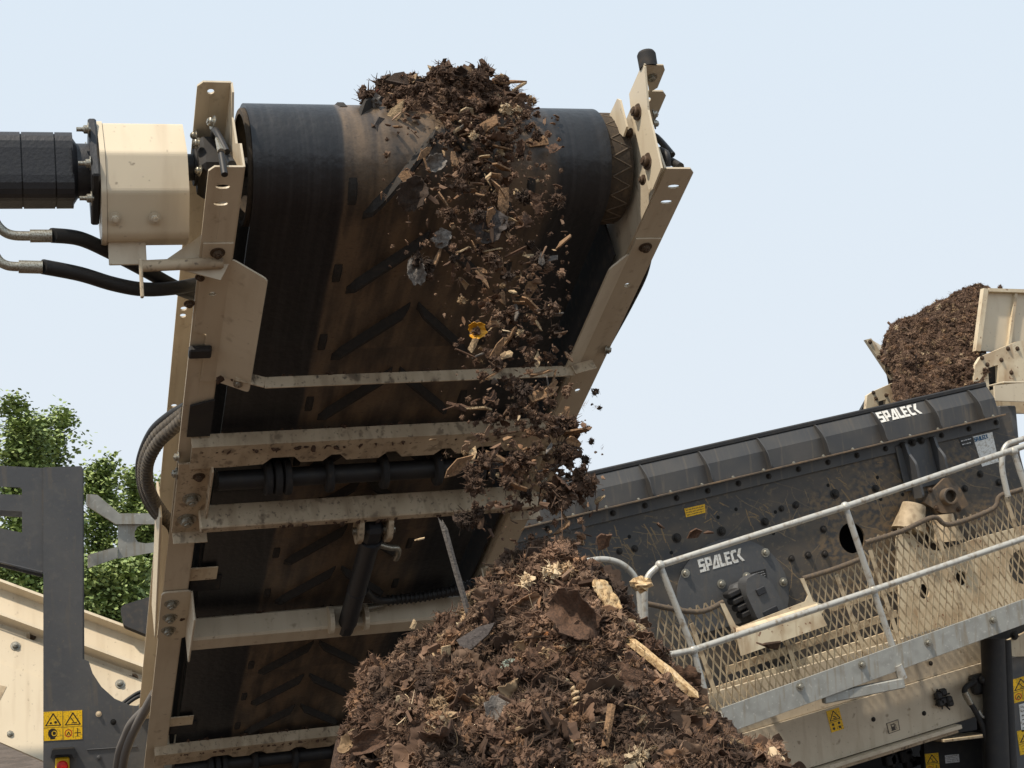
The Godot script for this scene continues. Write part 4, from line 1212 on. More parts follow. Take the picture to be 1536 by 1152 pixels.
func build_walkway() -> void:
	var ww := thing("access_walkway", "galvanised handrail, toe board and tan guard mesh along the sloping service walkway", "walkway", walk)
	var r := 0.021
	# top rail with the bend at its lower end, middle rail
	pipe("top_rail", ww, M.tube, smooth([wk(968, 940, -0.02), wk(967, 905, -0.01), wk(968, 880, 0), wk(974, 862, 0), wk(990, 848, 0)], 6) + [wk(1268, 760, 0), wk(1436, 703, 0), wk(1640, 634, 0)], r, 14)
	pipe("middle_rail", ww, M.tube, [wk(1005, 982, 0), wk(1040, 975, 0), wk(1310, 885, 0), wk(1640, 772, 0)], r, 14)
	for q in [[[990, 848], [1040, 975], [1058, 1040]], [[1268, 760], [1310, 885], [1354, 1014]], [[1520, 677], [1562, 800], [1600, 920]]]:
		pipe("post", ww, M.tube, [wk(q[0][0], q[0][1], 0), wk(q[1][0], q[1][1], 0), wk(q[2][0], q[2][1], 0)], r, 14)
		for k in 2:
			var b := MB.new()
			b.ball(wk(q[k][0], q[k][1], 0), r * 1.55, 10)
			part("rail_joint", b, M.tube, ww)
	# rail of the far side, seen behind
	pipe("end_hoop", ww, M.tube, smooth([wk(880, 842, -0.5), wk(905, 839, -0.5), wk(930, 845, -0.5), wk(950, 862, -0.5), wk(958, 885, -0.5), wk(962, 930, -0.5)], 6), r, 14)
	pipe("end_hoop", ww, M.tube, smooth([wk(1512, 745, -0.5), wk(1503, 700, -0.5), wk(1508, 670, -0.5), wk(1530, 660, -0.5), wk(1560, 652, -0.5)], 6), r, 14)
	# toe board, floor and outrigger
	var y_top := wk(1250, 1001, 0.02).y
	var y_bot := wk(1250, 1041, 0.02).y
	var xa := wk(1085, 1080, 0.02).x
	var xb := wk(1640, 880, 0.02).x
	box("toe_board", ww, M.galv, Vector3((xa + xb) * 0.5, (y_top + y_bot) * 0.5, 0.03), Vector3(xb - xa, y_top - y_bot, 0.008), 0.003)
	for q in [[1293, 997], [1392, 964], [1489, 930], [1200, 1030]]: bolt(ww, wk(q[0], q[1], 0.035), Vector3(0, 0, 1), 1.3, M.zinc)
	box("floor_plate", ww, M.galv, Vector3((xa + xb) * 0.5, y_bot + 0.012, -0.335), Vector3(xb - xa, 0.006, 0.66), 0.001)
	var b2 := MB.new()
	b2.box(Vector3((xa + xb) * 0.5, y_bot + 0.004, 0.0), Vector3(xb - xa, 0.008, 0.05), 0.002)
	part("floor_edge", b2, M.galv, ww)
	var o1 := wk(1236, 1046, 0.0)
	var o2 := wk(1356, 1022, 0.04)
	var od := (o2 - o1)
	var ob := Basis(od.normalized(), od.normalized().cross(Vector3(0, 0, -1)).normalized(), Vector3(0, 0, 1)).orthonormalized()
	box("outrigger", ww, M.galv, (o1 + o2) * 0.5 + Vector3(0, -0.01, -0.02), Vector3(od.length(), 0.065, 0.06), 0.006, ob)
	pipe("post_foot", ww, M.tube, [wk(1346, 998, 0.02), wk(1354, 1018, 0.02)], 0.032, 14)
	# guard mesh in front of the screen, framed by flat bars and a rubber edge strip
	var zm := -0.62
	var panel := outline(walk, 2, zm, [985, 912, 1082, 905, 1101, 945, 1112, 985, 1238, 940, 1216, 900, 1204, 868, 1292, 838, 1298, 812, 1340, 798, 1395, 776, 1424, 788, 1488, 764, 1500, 742, 1530, 735, 1640, 700, 1640, 860, 1540, 900, 1345, 968, 1125, 1045, 1085, 1065, 985, 1065])
	var gm := part("guard_mesh", expanded_mesh(panel, 2, zm, Vector2(0.058, 0.13), Vector2(0.012, 0.003)), M.mesh, ww)
	gm.set_meta("kind", "stuff")
	for q in [[[968, 905], [1045, 918], [1085, 903]], [[1204, 868], [1250, 854], [1292, 838]], [[1298, 814], [1352, 797], [1400, 776], [1424, 787], [1488, 764], [1500, 744], [1530, 735], [1600, 710]]]:
		var pts: Array = []
		for p in q: pts.append(wk(p[0], p[1], zm + 0.01))
		pipe("edge_strip", ww, M.trim, smooth(pts, 5), 0.018, 8)
	for q in [[1037, 935, 1073, 1040], [1180, 960, 1198, 1018], [1254, 862, 1300, 985], [1305, 825, 1350, 965], [1402, 788, 1448, 930], [1508, 744, 1550, 870]]:
		var a := wk(q[0], q[1], zm + 0.012)
		var d := wk(q[2], q[3], zm + 0.012)
		var u := (a - d).normalized()
		box("flat_bar", ww, M.mesh, (a + d) * 0.5, Vector3(0.032, (a - d).length(), 0.006), 0.002, Basis(u.cross(Vector3(0, 0, 1)), u, Vector3(0, 0, 1)))
	# cut-out tray under the drive motor
	var tr := MB.new()
	tr.plate(outline(walk, 2, zm + 0.03, [1080, 905, 1087, 905, 1104, 938, 1110, 940, 1208, 902, 1212, 893, 1200, 868, 1206, 867, 1220, 902, 1240, 908, 1232, 922, 1106, 962, 1100, 950]), 2, zm + 0.02, zm + 0.03)
	tr.plate(outline(walk, 2, zm + 0.09, [1104, 950, 1228, 913, 1241, 938, 1112, 984]), 2, zm + 0.08, zm + 0.09)
	tr.quad(wk(1104, 950, zm + 0.09), wk(1228, 913, zm + 0.09), wk(1226, 905, zm + 0.03), wk(1104, 942, zm + 0.03), Vector3(0, 1, 0.5))
	part("motor_tray", tr, M.cream_worn, ww)

# ---------------------------------------------------------------- chassis below and behind the walkway
func build_chassis() -> void:
	var ch := thing("machine_chassis", "cream chassis beam with yellow warning label under the galvanised walkway", "chassis", scr)
	var z := 0.25
	var y_fold := sp(1250, 1060, z).y
	var y_bot := sp(1316, 1121, z).y
	var x0 := sp(940, 1160, z).x
	var x1 := sp(1488, 1000, z).x
	box("main_beam", ch, M.cream, Vector3((x0 + x1) * 0.5, (y_fold + y_bot) * 0.5, z - 0.01), Vector3(x1 - x0, y_fold - y_bot, 0.02), 0.004)
	box("beam_flange", ch, M.cream, Vector3((x0 + x1) * 0.5 - 0.2, y_bot - 0.022, z + 0.02), Vector3(x1 - x0 - 0.4, 0.03, 0.09), 0.004)
	box("beam_lip", ch, M.cream_dirty, Vector3((x0 + x1) * 0.5 - 0.2, y_bot - 0.055, z - 0.02), Vector3(x1 - x0 - 0.4, 0.03, 0.05), 0.004)
	box("upper_strip", ch, M.cream, Vector3((x0 + x1) * 0.5, y_fold + 0.16, z - 0.03), Vector3(x1 - x0, 0.32, 0.02), 0.004)
	box("added_dark_floor", ch, M.pit, Vector3((x0 + x1) * 0.5 + 0.4, y_fold - 0.1, -0.9), Vector3(x1 - x0 + 2.5, 0.04, 1.9), 0.004)  # added near-black sheet; the shade under the machine is put into its colour
	box("added_dark_backdrop", ch, M.dark, Vector3((x0 + x1) * 0.5 + 0.6, -2.2, -1.9), Vector3(x1 - x0 + 3.0, 2.6, 0.04), 0.004)  # added dark backdrop hiding the sunlit ground, stands in for under-machine shade
	# bearer plates behind the guard mesh
	var bear := rounded(outline(scr, 2, 0.15, [1345, 802, 1362, 800, 1392, 824, 1410, 826, 1470, 806, 1640, 760, 1640, 900, 1352, 985]), 0.02, 3)
	for q in [[1386, 887, 0.045, 0.055], [1442, 867, 0.045, 0.055], [1536, 850, 0.13, 0.13]]:
		var c := hit(scr, 2, 0.15, q[0], q[1])
		bear = opening(bear, ring2(Vector2(c.x, c.y), q[2], q[3], 20))
	plate("bearer_plate", ch, M.cream_worn, bear, 2, 0.13, 0.15)
	plate("bearer_rail", ch, M.cream_worn, outline(scr, 2, 0.16, [1060, 1035, 1340, 945, 1346, 968, 1070, 1060]), 2, 0.13, 0.16)
	plate("inner_rail", ch, M.mesh, outline(scr, 2, 0.14, [1090, 1000, 1345, 915, 1347, 925, 1092, 1012]), 2, 0.11, 0.14)
	plate("inner_rail", ch, M.mesh, outline(scr, 2, 0.14, [1245, 905, 1345, 870, 1347, 884, 1248, 918]), 2, 0.11, 0.14)
	for q in [[1310, 1079], [1396, 995], [1386, 1070]]: bolt(ch, sp(q[0], q[1], z), Vector3(0, 0, 1), 0.8, M.dark_bolt)
	var wl := print_mat(warning_print(2))
	sticker("warning_label", ch, [sp(1247, 1099, z), sp(1266, 1093, z), sp(1258, 1061, z), sp(1239, 1067, z)], wl)
	var pump := Image.create(40, 36, false, Image.FORMAT_RGB8)
	pump.fill(Color(0.74, 0.68, 0.58))
	for e in [Rect2i(0, 0, 40, 2), Rect2i(0, 34, 40, 2), Rect2i(0, 0, 2, 36), Rect2i(38, 0, 2, 36), Rect2i(12, 8, 13, 20), Rect2i(27, 12, 2, 14), Rect2i(10, 28, 18, 2)]: pump.fill_rect(e, Color(0.2, 0.17, 0.14))
	pump.fill_rect(Rect2i(15, 11, 7, 6), Color(0.74, 0.68, 0.58))
	sticker("fuel_label", ch, [sp(1333, 1101, z), sp(1350, 1095, z), sp(1347, 1079, z), sp(1329, 1085, z)], print_mat(pump))
	# oily hose joint with bristling cable ends on the beam
	var g := MB.new()
	var gc := sp(1412, 1047, z + 0.02)
	var r := RandomNumberGenerator.new()
	r.seed = 9
	for i in 14:
		var a := r.randf() * TAU
		var l := r.randf_range(0.015, 0.055)
		var p0 := gc + Vector3(cos(a) * 0.03, sin(a) * 0.04, 0)
		g.tube([p0, p0 + Vector3(cos(a) * l, sin(a) * l * 0.9, r.randf_range(0.0, 0.05))], 0.006, 5)
	for i in 6: g.box(gc + Vector3(r.randf_range(-0.05, 0.05), r.randf_range(-0.05, 0.05), 0.02), Vector3(0.05, 0.05, 0.05), 0.01)
	part("cable_cluster", g, M.dark, ch)
	var bx := MB.new()
	bx.box(sp(1467, 1026, z + 0.04), Vector3(0.11, 0.14, 0.08), 0.02)
	bx.ball(sp(1474, 1020, z + 0.1), 0.03, 8)
	part("valve_block", bx, M.dark, ch)
	pipe("valve_hose", ch, M.rubber, smooth([sp(1463, 1022, z + 0.08), sp(1448, 1032, z + 0.1), sp(1449, 1045, z + 0.1), sp(1462, 1065, z + 0.1), sp(1476, 1095, z + 0.1), sp(1484, 1130, z + 0.1)], 6), 0.02, 10)
	pipe("hose_ferrule", ch, M.zinc, [sp(1447, 1038, z + 0.11), sp(1456, 1056, z + 0.11)], 0.024, 10)
	pipe("tie_hook", ch, M.tube, smooth([sp(1468, 1066, z + 0.1), sp(1474, 1075, z + 0.1), sp(1484, 1076, z + 0.1), sp(1490, 1066, z + 0.1)], 5), 0.01, 8)
	# black leg, cabinet and engine bay at the foot
	var lg := MB.new()
	lg.tube([sp(1489, 958, z + 0.12), sp(1500, 1260, z + 0.12)], [0.085, 0.085], 22)
	part("support_leg", lg, M.dark, ch)
	pipe("leg_pipe", ch, M.dark, [sp(1508, 960, z + 0.08), sp(1522, 1260, z + 0.08)], 0.04, 14)
	plate("leg_bracket", ch, M.cream_worn, rounded(outline(scr, 2, z + 0.06, [1505, 965, 1560, 940, 1640, 930, 1640, 982, 1520, 985]), 0.02, 3), 2, z, z + 0.05)
	bolt(ch, sp(1521, 953, z + 0.06), Vector3(0, 0, 1), 1.6, M.dark_bolt)
	var cab := plate("cabinet", ch, M.grey, outline(scr, 2, z - 0.05, [1514, 988, 1640, 955, 1640, 1300, 1530, 1300]), 2, z - 0.5, z - 0.05)
	sticker("warning_label", cab, [sp(1521, 1055, z - 0.05), sp(1547, 1048, z - 0.05), sp(1543, 1012, z - 0.05), sp(1517, 1020, z - 0.05)], print_mat(warning_print(1)))
	sticker("white_label", cab, [sp(1532, 1098, z - 0.05), sp(1546, 1094, z - 0.05), sp(1542, 1053, z - 0.05), sp(1528, 1057, z - 0.05)], print_mat(text_print(24, 64, Color(0.85, 0.85, 0.83), Color(0.2, 0.2, 0.2), 6, 8)))
	sticker("warning_label", cab, [sp(1530, 1133, z - 0.05), sp(1556, 1126, z - 0.05), sp(1552, 1090, z - 0.05), sp(1525, 1097, z - 0.05)], print_mat(warning_print(3)))
	var bay := plate("engine_bay_panel", ch, M.dark, outline(scr, 2, -0.2, [1386, 1110, 1500, 1090, 1520, 1300, 1390, 1300]), 2, -0.25, -0.2)
	sticker("warning_label", bay, [sp(1390, 1160, -0.2), sp(1410, 1158, -0.2), sp(1407, 1129, -0.2), sp(1387, 1131, -0.2)], print_mat(warning_print(1)))
	sticker("white_label", bay, [sp(1418, 1145, -0.2), sp(1439, 1143, -0.2), sp(1438, 1131, -0.2), sp(1417, 1133, -0.2)], print_mat(text_print(48, 28, Color(0.8, 0.8, 0.8), Color(0.15, 0.15, 0.15), 4, 9)))
	box("plank", ch, M.cream_worn, (sp(1396, 1107, -0.1) + sp(1478, 1104, -0.1)) * 0.5, Vector3(0.4, 0.02, 0.25), 0.003, Basis(Vector3(0, 0, 1), deg_to_rad(-9)))
	for i in 14:
		box("engine_part", bay, M.dark, sp(1330 + r.randf() * 150, 1118 + r.randf() * 30, -0.4), Vector3(r.randf_range(0.03, 0.12), r.randf_range(0.03, 0.1), 0.08), 0.01)
	# legs that carry the chassis to the ground
	for q in [[1000, -0.2], [1420, -1.5], [1560, -0.3]]:
		var top := scr * Vector3(sp(q[0], 1100, q[1]).x, y_bot, q[1])
		var lb := MB.new()
		var inv := scr.affine_inverse()
		lb.tube([inv * top, inv * Vector3(top.x, 0.0, top.z)], 0.12, 12)
		part("chassis_leg", lb, M.dark, ch)

# ---------------------------------------------------------------- dark grey support frame at the left
func build_support_frame() -> void:
	var sf := thing("support_frame", "dark grey steel support frame with yellow warning plates and a red emergency stop", "frame")
	var z := -10.6
	var post := outline(flat, 2, z, [65, 701, 122, 699, 124, 702, 124, 988, 133, 992, 139, 1010, 152, 1030, 172, 1048, 195, 1058, 240, 1062, 240, 1300, 65, 1300])
	plate("post_plate", sf, M.grey, post, 2, z - 0.014, z)
	var cu := MB.new()
	cu.plate(PackedVector2Array([Vector2(z - 0.0145, 2.99), Vector2(z - 0.22, 2.9), Vector2(z - 0.22, 1.7), Vector2(z - 0.0145, 1.7)]), 0, wz(121, 800, z).x, wz(126, 800, z).x)
	part("return_edge", cu, M.grey, sf)
	box("post_back", sf, M.grey, Vector3(wz(92, 800, z).x, 1.5, z - 0.2), Vector3(0.2, 3.0, 0.02), 0.004)
	var arm := outline(flat, 2, z - 0.006, [-200, 688, 70, 702, 70, 862, 30, 853, 0, 842, -200, 790])
	for h in [[-180, 722, 30, 731, 33, 734, 33, 742, -180, 736], [-180, 755, 33, 767, 33, 799, 0, 792, -180, 770]]:
		arm = opening(arm, outline(flat, 2, z - 0.006, h))
	plate("arm_plate", sf, M.grey, arm, 2, z - 0.03, z - 0.0145)
	var bar := MB.new()
	bar.plate(outline(flat, 2, z - 0.16, [-200, 746, 40, 757, 40, 776, -200, 762]), 2, z - 0.2, z - 0.16)
	bar.plate(outline(flat, 2, z - 0.16, [-200, 770, 40, 838, 64, 846, 64, 866, -200, 800]), 2, z - 0.2, z - 0.16)
	part("rear_arm", bar, M.grey, sf)
	box("arm_underside", sf, M.grey, (wz(-60, 826, z - 0.1) + wz(64, 862, z - 0.1)) * 0.5, Vector3((wz(64, 862, z).x - wz(-60, 826, z).x) * 1.05, 0.01, 0.18), 0.003, Basis(Vector3(0, 0, 1), -atan2(36.0, 124.0)))
	for q in [[148, 1071, M.cream_worn], [170, 1083, M.pit], [192, 1096, M.grey], [148, 1136, M.grey]]:
		bolt(sf, wz(q[0], q[1], z), Vector3(0, 0, 1), 0.9, q[2])
	box("seam", sf, M.grey, wz(168, 1122, z + 0.004), Vector3(0.32, 0.006, 0.008), 0.002)
	for k in 2:
		var a := 65.5 + 29.5 * k
		sticker("warning_plate", sf, [wz(a, 1111.5 - k * 1.5, z), wz(a + 28.5, 1110 - k * 1.5, z), wz(a + 28.2, 1066.5 - k * 1.5, z), wz(a - 0.3, 1068 - k, z)], print_mat(warning_print(k)))
	# emergency stop in its hood
	var hood := MB.new()
	hood.plate(rounded(outline(flat, 2, z + 0.05, [75, 1136, 78, 1123, 112, 1121, 115, 1136, 109, 1136, 108, 1130, 82, 1131, 81, 1137]), 0.01, 3), 2, z, z + 0.12)
	var es := part("stop_hood", hood, M.black, sf)
	box("stop_box", es, M.yellow, wz(93.5, 1149, z + 0.03), Vector3(0.088, 0.11, 0.06), 0.008)
	var kn := MB.new()
	kn.turned(wz(93.5, 1149, z + 0.06), Vector3(0, 0, 1), [Vector2(0, 0.018), Vector2(0.02, 0.018), Vector2(0.021, 0.036), Vector2(0.034, 0.036), Vector2(0.042, 0.028), Vector2(0.044, 0.001)], 24)
	part("stop_button", kn, M.red, es)
	# galvanised arm bolted to the frame
	var zg := z - 0.35
	var ga := plate("bracket_arm", sf, M.galv, outline(flat, 2, zg, [130, 741, 146, 742, 179, 770, 245, 770, 245, 786, 174, 786, 130, 758]), 2, zg - 0.06, zg)
	plate("bracket_web", ga, M.galv, outline(flat, 2, zg - 0.03, [177, 786.5, 214, 786.5, 206, 790, 202, 798, 202, 806, 207, 813, 218, 815, 245, 812, 245, 826, 177, 838]), 2, zg - 0.04, zg - 0.03)
	plate("bracket_foot", ga, M.galv, outline(flat, 2, zg, [132, 832, 176.5, 820, 176.5, 837, 132, 852]), 2, zg - 0.05, zg)

# ---------------------------------------------------------------- cream feeder behind the frame
func build_cream_feeder() -> void:
	# its side leans back, so that it faces the sky a little
	var feed := Transform3D(Basis(Vector3.RIGHT, deg_to_rad(-30)), hit(flat, 2, -11.5, 90, 1010))
	var fz := func(px: float, py: float, zz: float) -> Vector3: return hit(feed, 2, zz, px, py)
	var cf := thing("cream_feeder", "sloping cream feeder side with round bolts behind the dark grey frame", "feeder", feed)
	var z := 0.0
	plate("upper_beam", cf, M.cream_clean, outline(feed, 2, z, [-300, 760, 0, 871, 330, 992, 330, 1040, 0, 919, -300, 808]), 2, z - 0.02, z)
	plate("beam_lip", cf, M.cream_clean, outline(feed, 2, z + 0.1, [-300, 757, 0, 868, 330, 989, 330, 993, 0, 872, -300, 761]), 2, z - 0.02, z + 0.1)
	plate("lower_lip", cf, M.cream_clean, outline(feed, 2, z + 0.1, [-300, 806, 0, 917, 330, 1038, 330, 1043, 0, 922, -300, 811]), 2, z - 0.02, z + 0.1)
	plate("recess", cf, M.cream, outline(feed, 2, z - 0.1, [-300, 800, 0, 911, 330, 1032, 330, 1090, 0, 960, -300, 850]), 2, z - 0.12, z - 0.1)
	plate("side_panel", cf, M.cream_clean, outline(feed, 2, z, [-300, 832, 0, 943, 150, 996, 330, 1066, 330, 1330, 66, 1142, 0, 1113, -300, 990]), 2, z - 0.02, z)
	plate("lap_panel", cf, M.cream_clean, outline(feed, 2, z + 0.012, [-300, 880, 0, 994, 64, 1018, 90, 1028, 90, 1152, 0, 1113, -300, 990]), 2, z + 0.001, z + 0.012)
	for q in [[23, 969], [180, 1026], [15, 1102]]: bolt(cf, fz.call(q[0], q[1], z + 0.002), Vector3(0, 0, 1), 1.6, M.zinc)
	for q in [[40, 950, 47, 963], [193, 1012, 202, 1022]]:
		plate("gusset", cf, M.cream, outline(feed, 2, z - 0.04, [q[0], q[1] + 4, q[0] + 4, q[1] - 6, q[0] + 5, q[1] + 6]), 2, z - 0.1, z)
		bolt(cf, fz.call(q[0] + 7, q[1] + 5, z - 0.09), Vector3(0, 0, 1), 1.6, M.rusty)
	plate("notch", cf, M.mesh, outline(feed, 2, z + 0.013, [-20, 1024, 10, 1030, 0, 1050, -20, 1050]), 2, z + 0.0125, z + 0.015)
	plate("rubber_flap", cf, M.rubber, rounded(outline(feed, 2, z + 0.14, [181, 911, 186, 907, 240, 890, 240, 960, 186, 938]), 0.02, 3), 2, z + 0.1, z + 0.14)
	var cb: Array = []
	for q in [[183, 1062], [196, 1052], [210, 1044], [240, 1035]]: cb.append(fz.call(q[0], q[1], z + 0.06))
	for i in 2: pipe("cable", cf, M.hose, smooth([cb[0] + Vector3(0, 0.03 * i, 0), cb[1] + Vector3(0, 0.03 * i, 0), cb[2] + Vector3(0, 0.03 * i, 0), cb[3] + Vector3(0, 0.03 * i, 0)], 5), 0.014, 8)
	for x in [-0.9, 1.8]: box("feeder_leg", cf, M.dark, feed.affine_inverse() * Vector3(x, 0.4, -12.3), Vector3(0.2, 0.8, 0.2), 0.01, feed.basis.inverse())

# ---------------------------------------------------------------- trees
func build_trees() -> void:
	var lf := MB.new()
	var r := RandomNumberGenerator.new()
	r.seed = 77
	for i in 14:
		var p := Vector3(r.randfn(0, 0.11), r.randfn(0, 0.1), r.randfn(0, 0.11))
		var n := Vector3(r.randfn(0, 0.6), 0.6 + r.randf(), r.randfn(0, 0.6) + 0.3).normalized()
		var a := n.cross(Vector3(r.randf() - 0.5, r.randf() - 0.5, r.randf() - 0.5)).normalized()
		var d := n.cross(a)
		var l := r.randf_range(0.085, 0.13)
		var w := l * 0.46
		for t in [[p - a * l * 0.5, p + d * w, p + a * l * 0.55], [p - a * l * 0.5, p + a * l * 0.55, p - d * w]]: lf.tri(t[0], t[1], t[2], n, n, n)
	var leaves := lf.mesh()
	# place in the photograph of the crown top, half width, how far off, how full
	var list := [[18, 596, 23, 40.0, 0.5, "tall pointed poplar behind the dark frame's slotted arm"], [84, 609, 29, 43.0, 0.5, "broad topped poplar rising over the dark frame's corner"],
		[150, 684, 17, 45.0, 0.4, "thin crowned young poplar between dark frame and galvanised arm"], [208, 706, 30, 42.0, 0.5, "bushy green poplar beside the looped conduits"],
		[292, 748, 45, 46.0, 0.5, "green poplar showing through the gap beside the conveyor belt"], [165, 842, 60, 37.0, 0.9, "low dense bush under the galvanised arm"], [40, 810, 55, 39.0, 0.45, "low bush with bare stems below the slotted arm"], [-75, 640, 45, 44.0, 0.5, "dense poplar at the far end of the tree row"]]
	for e in list:
		var dist: float = e[3]
		var top := wz(e[0], e[1], -dist)
		var base := Vector3(top.x, 0, -dist)
		var t := thing("poplar_tree" if e[5].contains("poplar") else "bush", e[5], "tree" if e[5].contains("poplar") else "bush", Transform3D(Basis.IDENTITY, base), "trees behind the machine")
		var h := top.y
		var hw: float = e[2] / FOCAL * dist * 1.04
		var tr := MB.new()
		var bend := Vector3(r.randfn(0, 0.15), 0, r.randfn(0, 0.15))
		tr.tube(smooth([Vector3(0, -0.05, 0), bend * 0.5 + Vector3(0, h * 0.3, 0), bend + Vector3(0, h * 0.62, 0), Vector3(0, h * 0.93, 0)], 4), [0.11, 0.105, 0.1, 0.095, 0.09, 0.08, 0.07, 0.06, 0.05, 0.04, 0.03, 0.02, 0.01], 8)
		var spots: Array = []
		var limbs := 15
		for i in limbs:
			var f := lerpf(0.16, 0.86, float(i) / limbs)
			var ang := i * 2.4 + r.randf() * 0.6
			var reach := hw * (0.35 + 0.75 * sin(PI * clampf(f * 0.95 + 0.08, 0, 1))) * r.randf_range(0.75, 1.15)
			var rise := h * r.randf_range(0.10, 0.24)
			var p0 := bend * f + Vector3(0, h * f, 0)
			var p1 := p0 + Vector3(cos(ang) * reach * 0.6, rise * 0.45, sin(ang) * reach * 0.6)
			var p2 := p0 + Vector3(cos(ang) * reach, rise, sin(ang) * reach)
			p2.y = minf(p2.y, h * 0.99)
			tr.tube([p0, p1, p2], [0.035, 0.022, 0.006], 6)
			for c in 4:
				var g := lerpf(0.3, 1.0, (c + r.randf()) / 4.0)
				var q := p0.lerp(p1, g * 2.0) if g < 0.5 else p1.lerp(p2, g * 2.0 - 1.0)
				q += Vector3(r.randfn(0, 0.12), r.randfn(0.05, 0.12), r.randfn(0, 0.12)) * (0.6 + hw * 0.4)
				var rad := r.randf_range(0.2, 0.4)
				for k in int(30 * e[4]):
					var o := Vector3(r.randfn(0, 0.5), r.randfn(0, 0.45), r.randfn(0, 0.5)) * rad
					var s2 := q + o
					if s2.y < h * 0.985 and s2.y > 0.3: spots.append(s2)
		for c in 8:
			var f := lerpf(0.5, 0.965, c / 7.0)
			var q := Vector3(r.randfn(0, 0.2) * (1.1 - f) * 2.0, h * f, r.randfn(0, 0.2) * (1.1 - f) * 2.0)
			for k in int(34 * e[4]):
				var s3 := q + Vector3(r.randfn(0, 0.13), r.randfn(0, 0.14), r.randfn(0, 0.13)) * (1.7 - f)
				if s3.y < h: spots.append(s3)
		part("trunk", tr, M.trunk, t)
		var mm := MultiMesh.new()
		mm.transform_format = MultiMesh.TRANSFORM_3D
		mm.use_colors = true
		mm.mesh = leaves
		mm.instance_count = spots.size()
		for i in spots.size():
			mm.set_instance_transform(i, Transform3D(Basis(Vector3.UP, r.randf() * TAU) * Basis(Vector3.RIGHT, r.randfn(0, 0.4)) * r.randf_range(0.75, 1.3), spots[i]))
			var g := Color(0.15, 0.215, 0.06).lerp(Color(0.29, 0.36, 0.12), r.randf())
			mm.set_instance_color(i, g * r.randf_range(0.75, 1.2))
		var cr := MultiMeshInstance3D.new()
		cr.name = "crown"
		cr.multimesh = mm
		cr.material_override = M.leaf
		cr.set_meta("kind", "stuff")
		t.add_child(cr)

# ---------------------------------------------------------------- compost, wood and waste fragments
var frag := {}
var pal: Array = []
var hills := FastNoiseLite.new()

func clod_into(b: MB, p: Vector3, size: Vector3, seed_: int, rough := 0.35, rings := 5, seg := 8) -> void:
	var f := FastNoiseLite.new()
	f.seed = seed_
	f.frequency = 1.1
	f.fractal_octaves = 3
	var turn := Basis(Vector3(sin(seed_), cos(seed_ * 1.7), 0.4).normalized(), seed_ * 0.9)
	var pts: Array = []
	for i in rings + 1:
		var row: Array = []
		for k in seg:
			var th := PI * i / rings
			var ph := TAU * (k + 0.5 * (i % 2)) / seg
			var d := Vector3(sin(th) * cos(ph), cos(th), sin(th) * sin(ph))
			row.append(p + turn * (d * size * (1.0 + rough * 2.2 * f.get_noise_3dv(d * 1.3))))
		pts.append(row)
	for i in rings:
		for k in seg:
			var k2 := (k + 1) % seg
			var c: Vector3 = (pts[i][k] + pts[i + 1][k2]) * 0.5 - p
			b.flat_tri(pts[i][k], pts[i][k2], pts[i + 1][k2], c)
			b.flat_tri(pts[i][k], pts[i + 1][k2], pts[i + 1][k], c)

func strand_into(b: MB, p: Vector3, dir: Vector3, length: float, r0: float, r: RandomNumberGenerator, curl := 0.6, steps := 5) -> void:
	var pts: Array = [p]
	var rs: Array = [r0]
	var d := dir.normalized()
	var bend := Vector3(r.randfn(0, 1), r.randfn(0, 1), r.randfn(0, 1)) * curl / steps
	for i in steps:
		d = (d + bend + Vector3(r.randfn(0, 1), r.randfn(0, 1), r.randfn(0, 1)) * curl * 0.35 / steps).normalized()
		pts.append(pts[-1] + d * length / steps)
		rs.append(r0 * (1.0 - 0.75 * (i + 1) / steps))
	b.tube(pts, rs, 3, false)

# a bent flake with ragged outline; unit about 1 across
func flake(r: RandomNumberGenerator, aspect: float, thick: float, curl: float) -> ArrayMesh:
	var b := MB.new()
	var n := r.randi_range(5, 8)
	var top: Array = []
	var bot: Array = []
	for i in n:
		var a := TAU * (i + r.randf_range(-0.3, 0.3)) / n
		var rad := r.randf_range(0.22, 0.58)
		var q := Vector2(cos(a) * rad * aspect, sin(a) * rad)
		var y := curl * q.y * q.y * 2.0 + curl * 0.5 * q.x * q.y + r.randfn(0, 0.02)
		top.append(Vector3(q.x, y + thick * r.randf_range(0.3, 0.6), q.y)); bot.append(Vector3(q.x, y - thick * r.randf_range(0.3, 0.6), q.y))
	var ct := Vector3(0, thick * 0.5 + r.randfn(0, 0.03), 0)
	var cb := Vector3(0, -thick * 0.5, 0)
	for i in n:
		var k := (i + 1) % n
		b.flat_tri(ct, top[i], top[k], Vector3.UP)
		b.flat_tri(cb, bot[i], bot[k], Vector3.DOWN)
		b.quad(top[i], top[k], bot[k], bot[i], (top[i] + top[k]) * 0.5 * Vector3(1, 0, 1))
	return b.mesh()

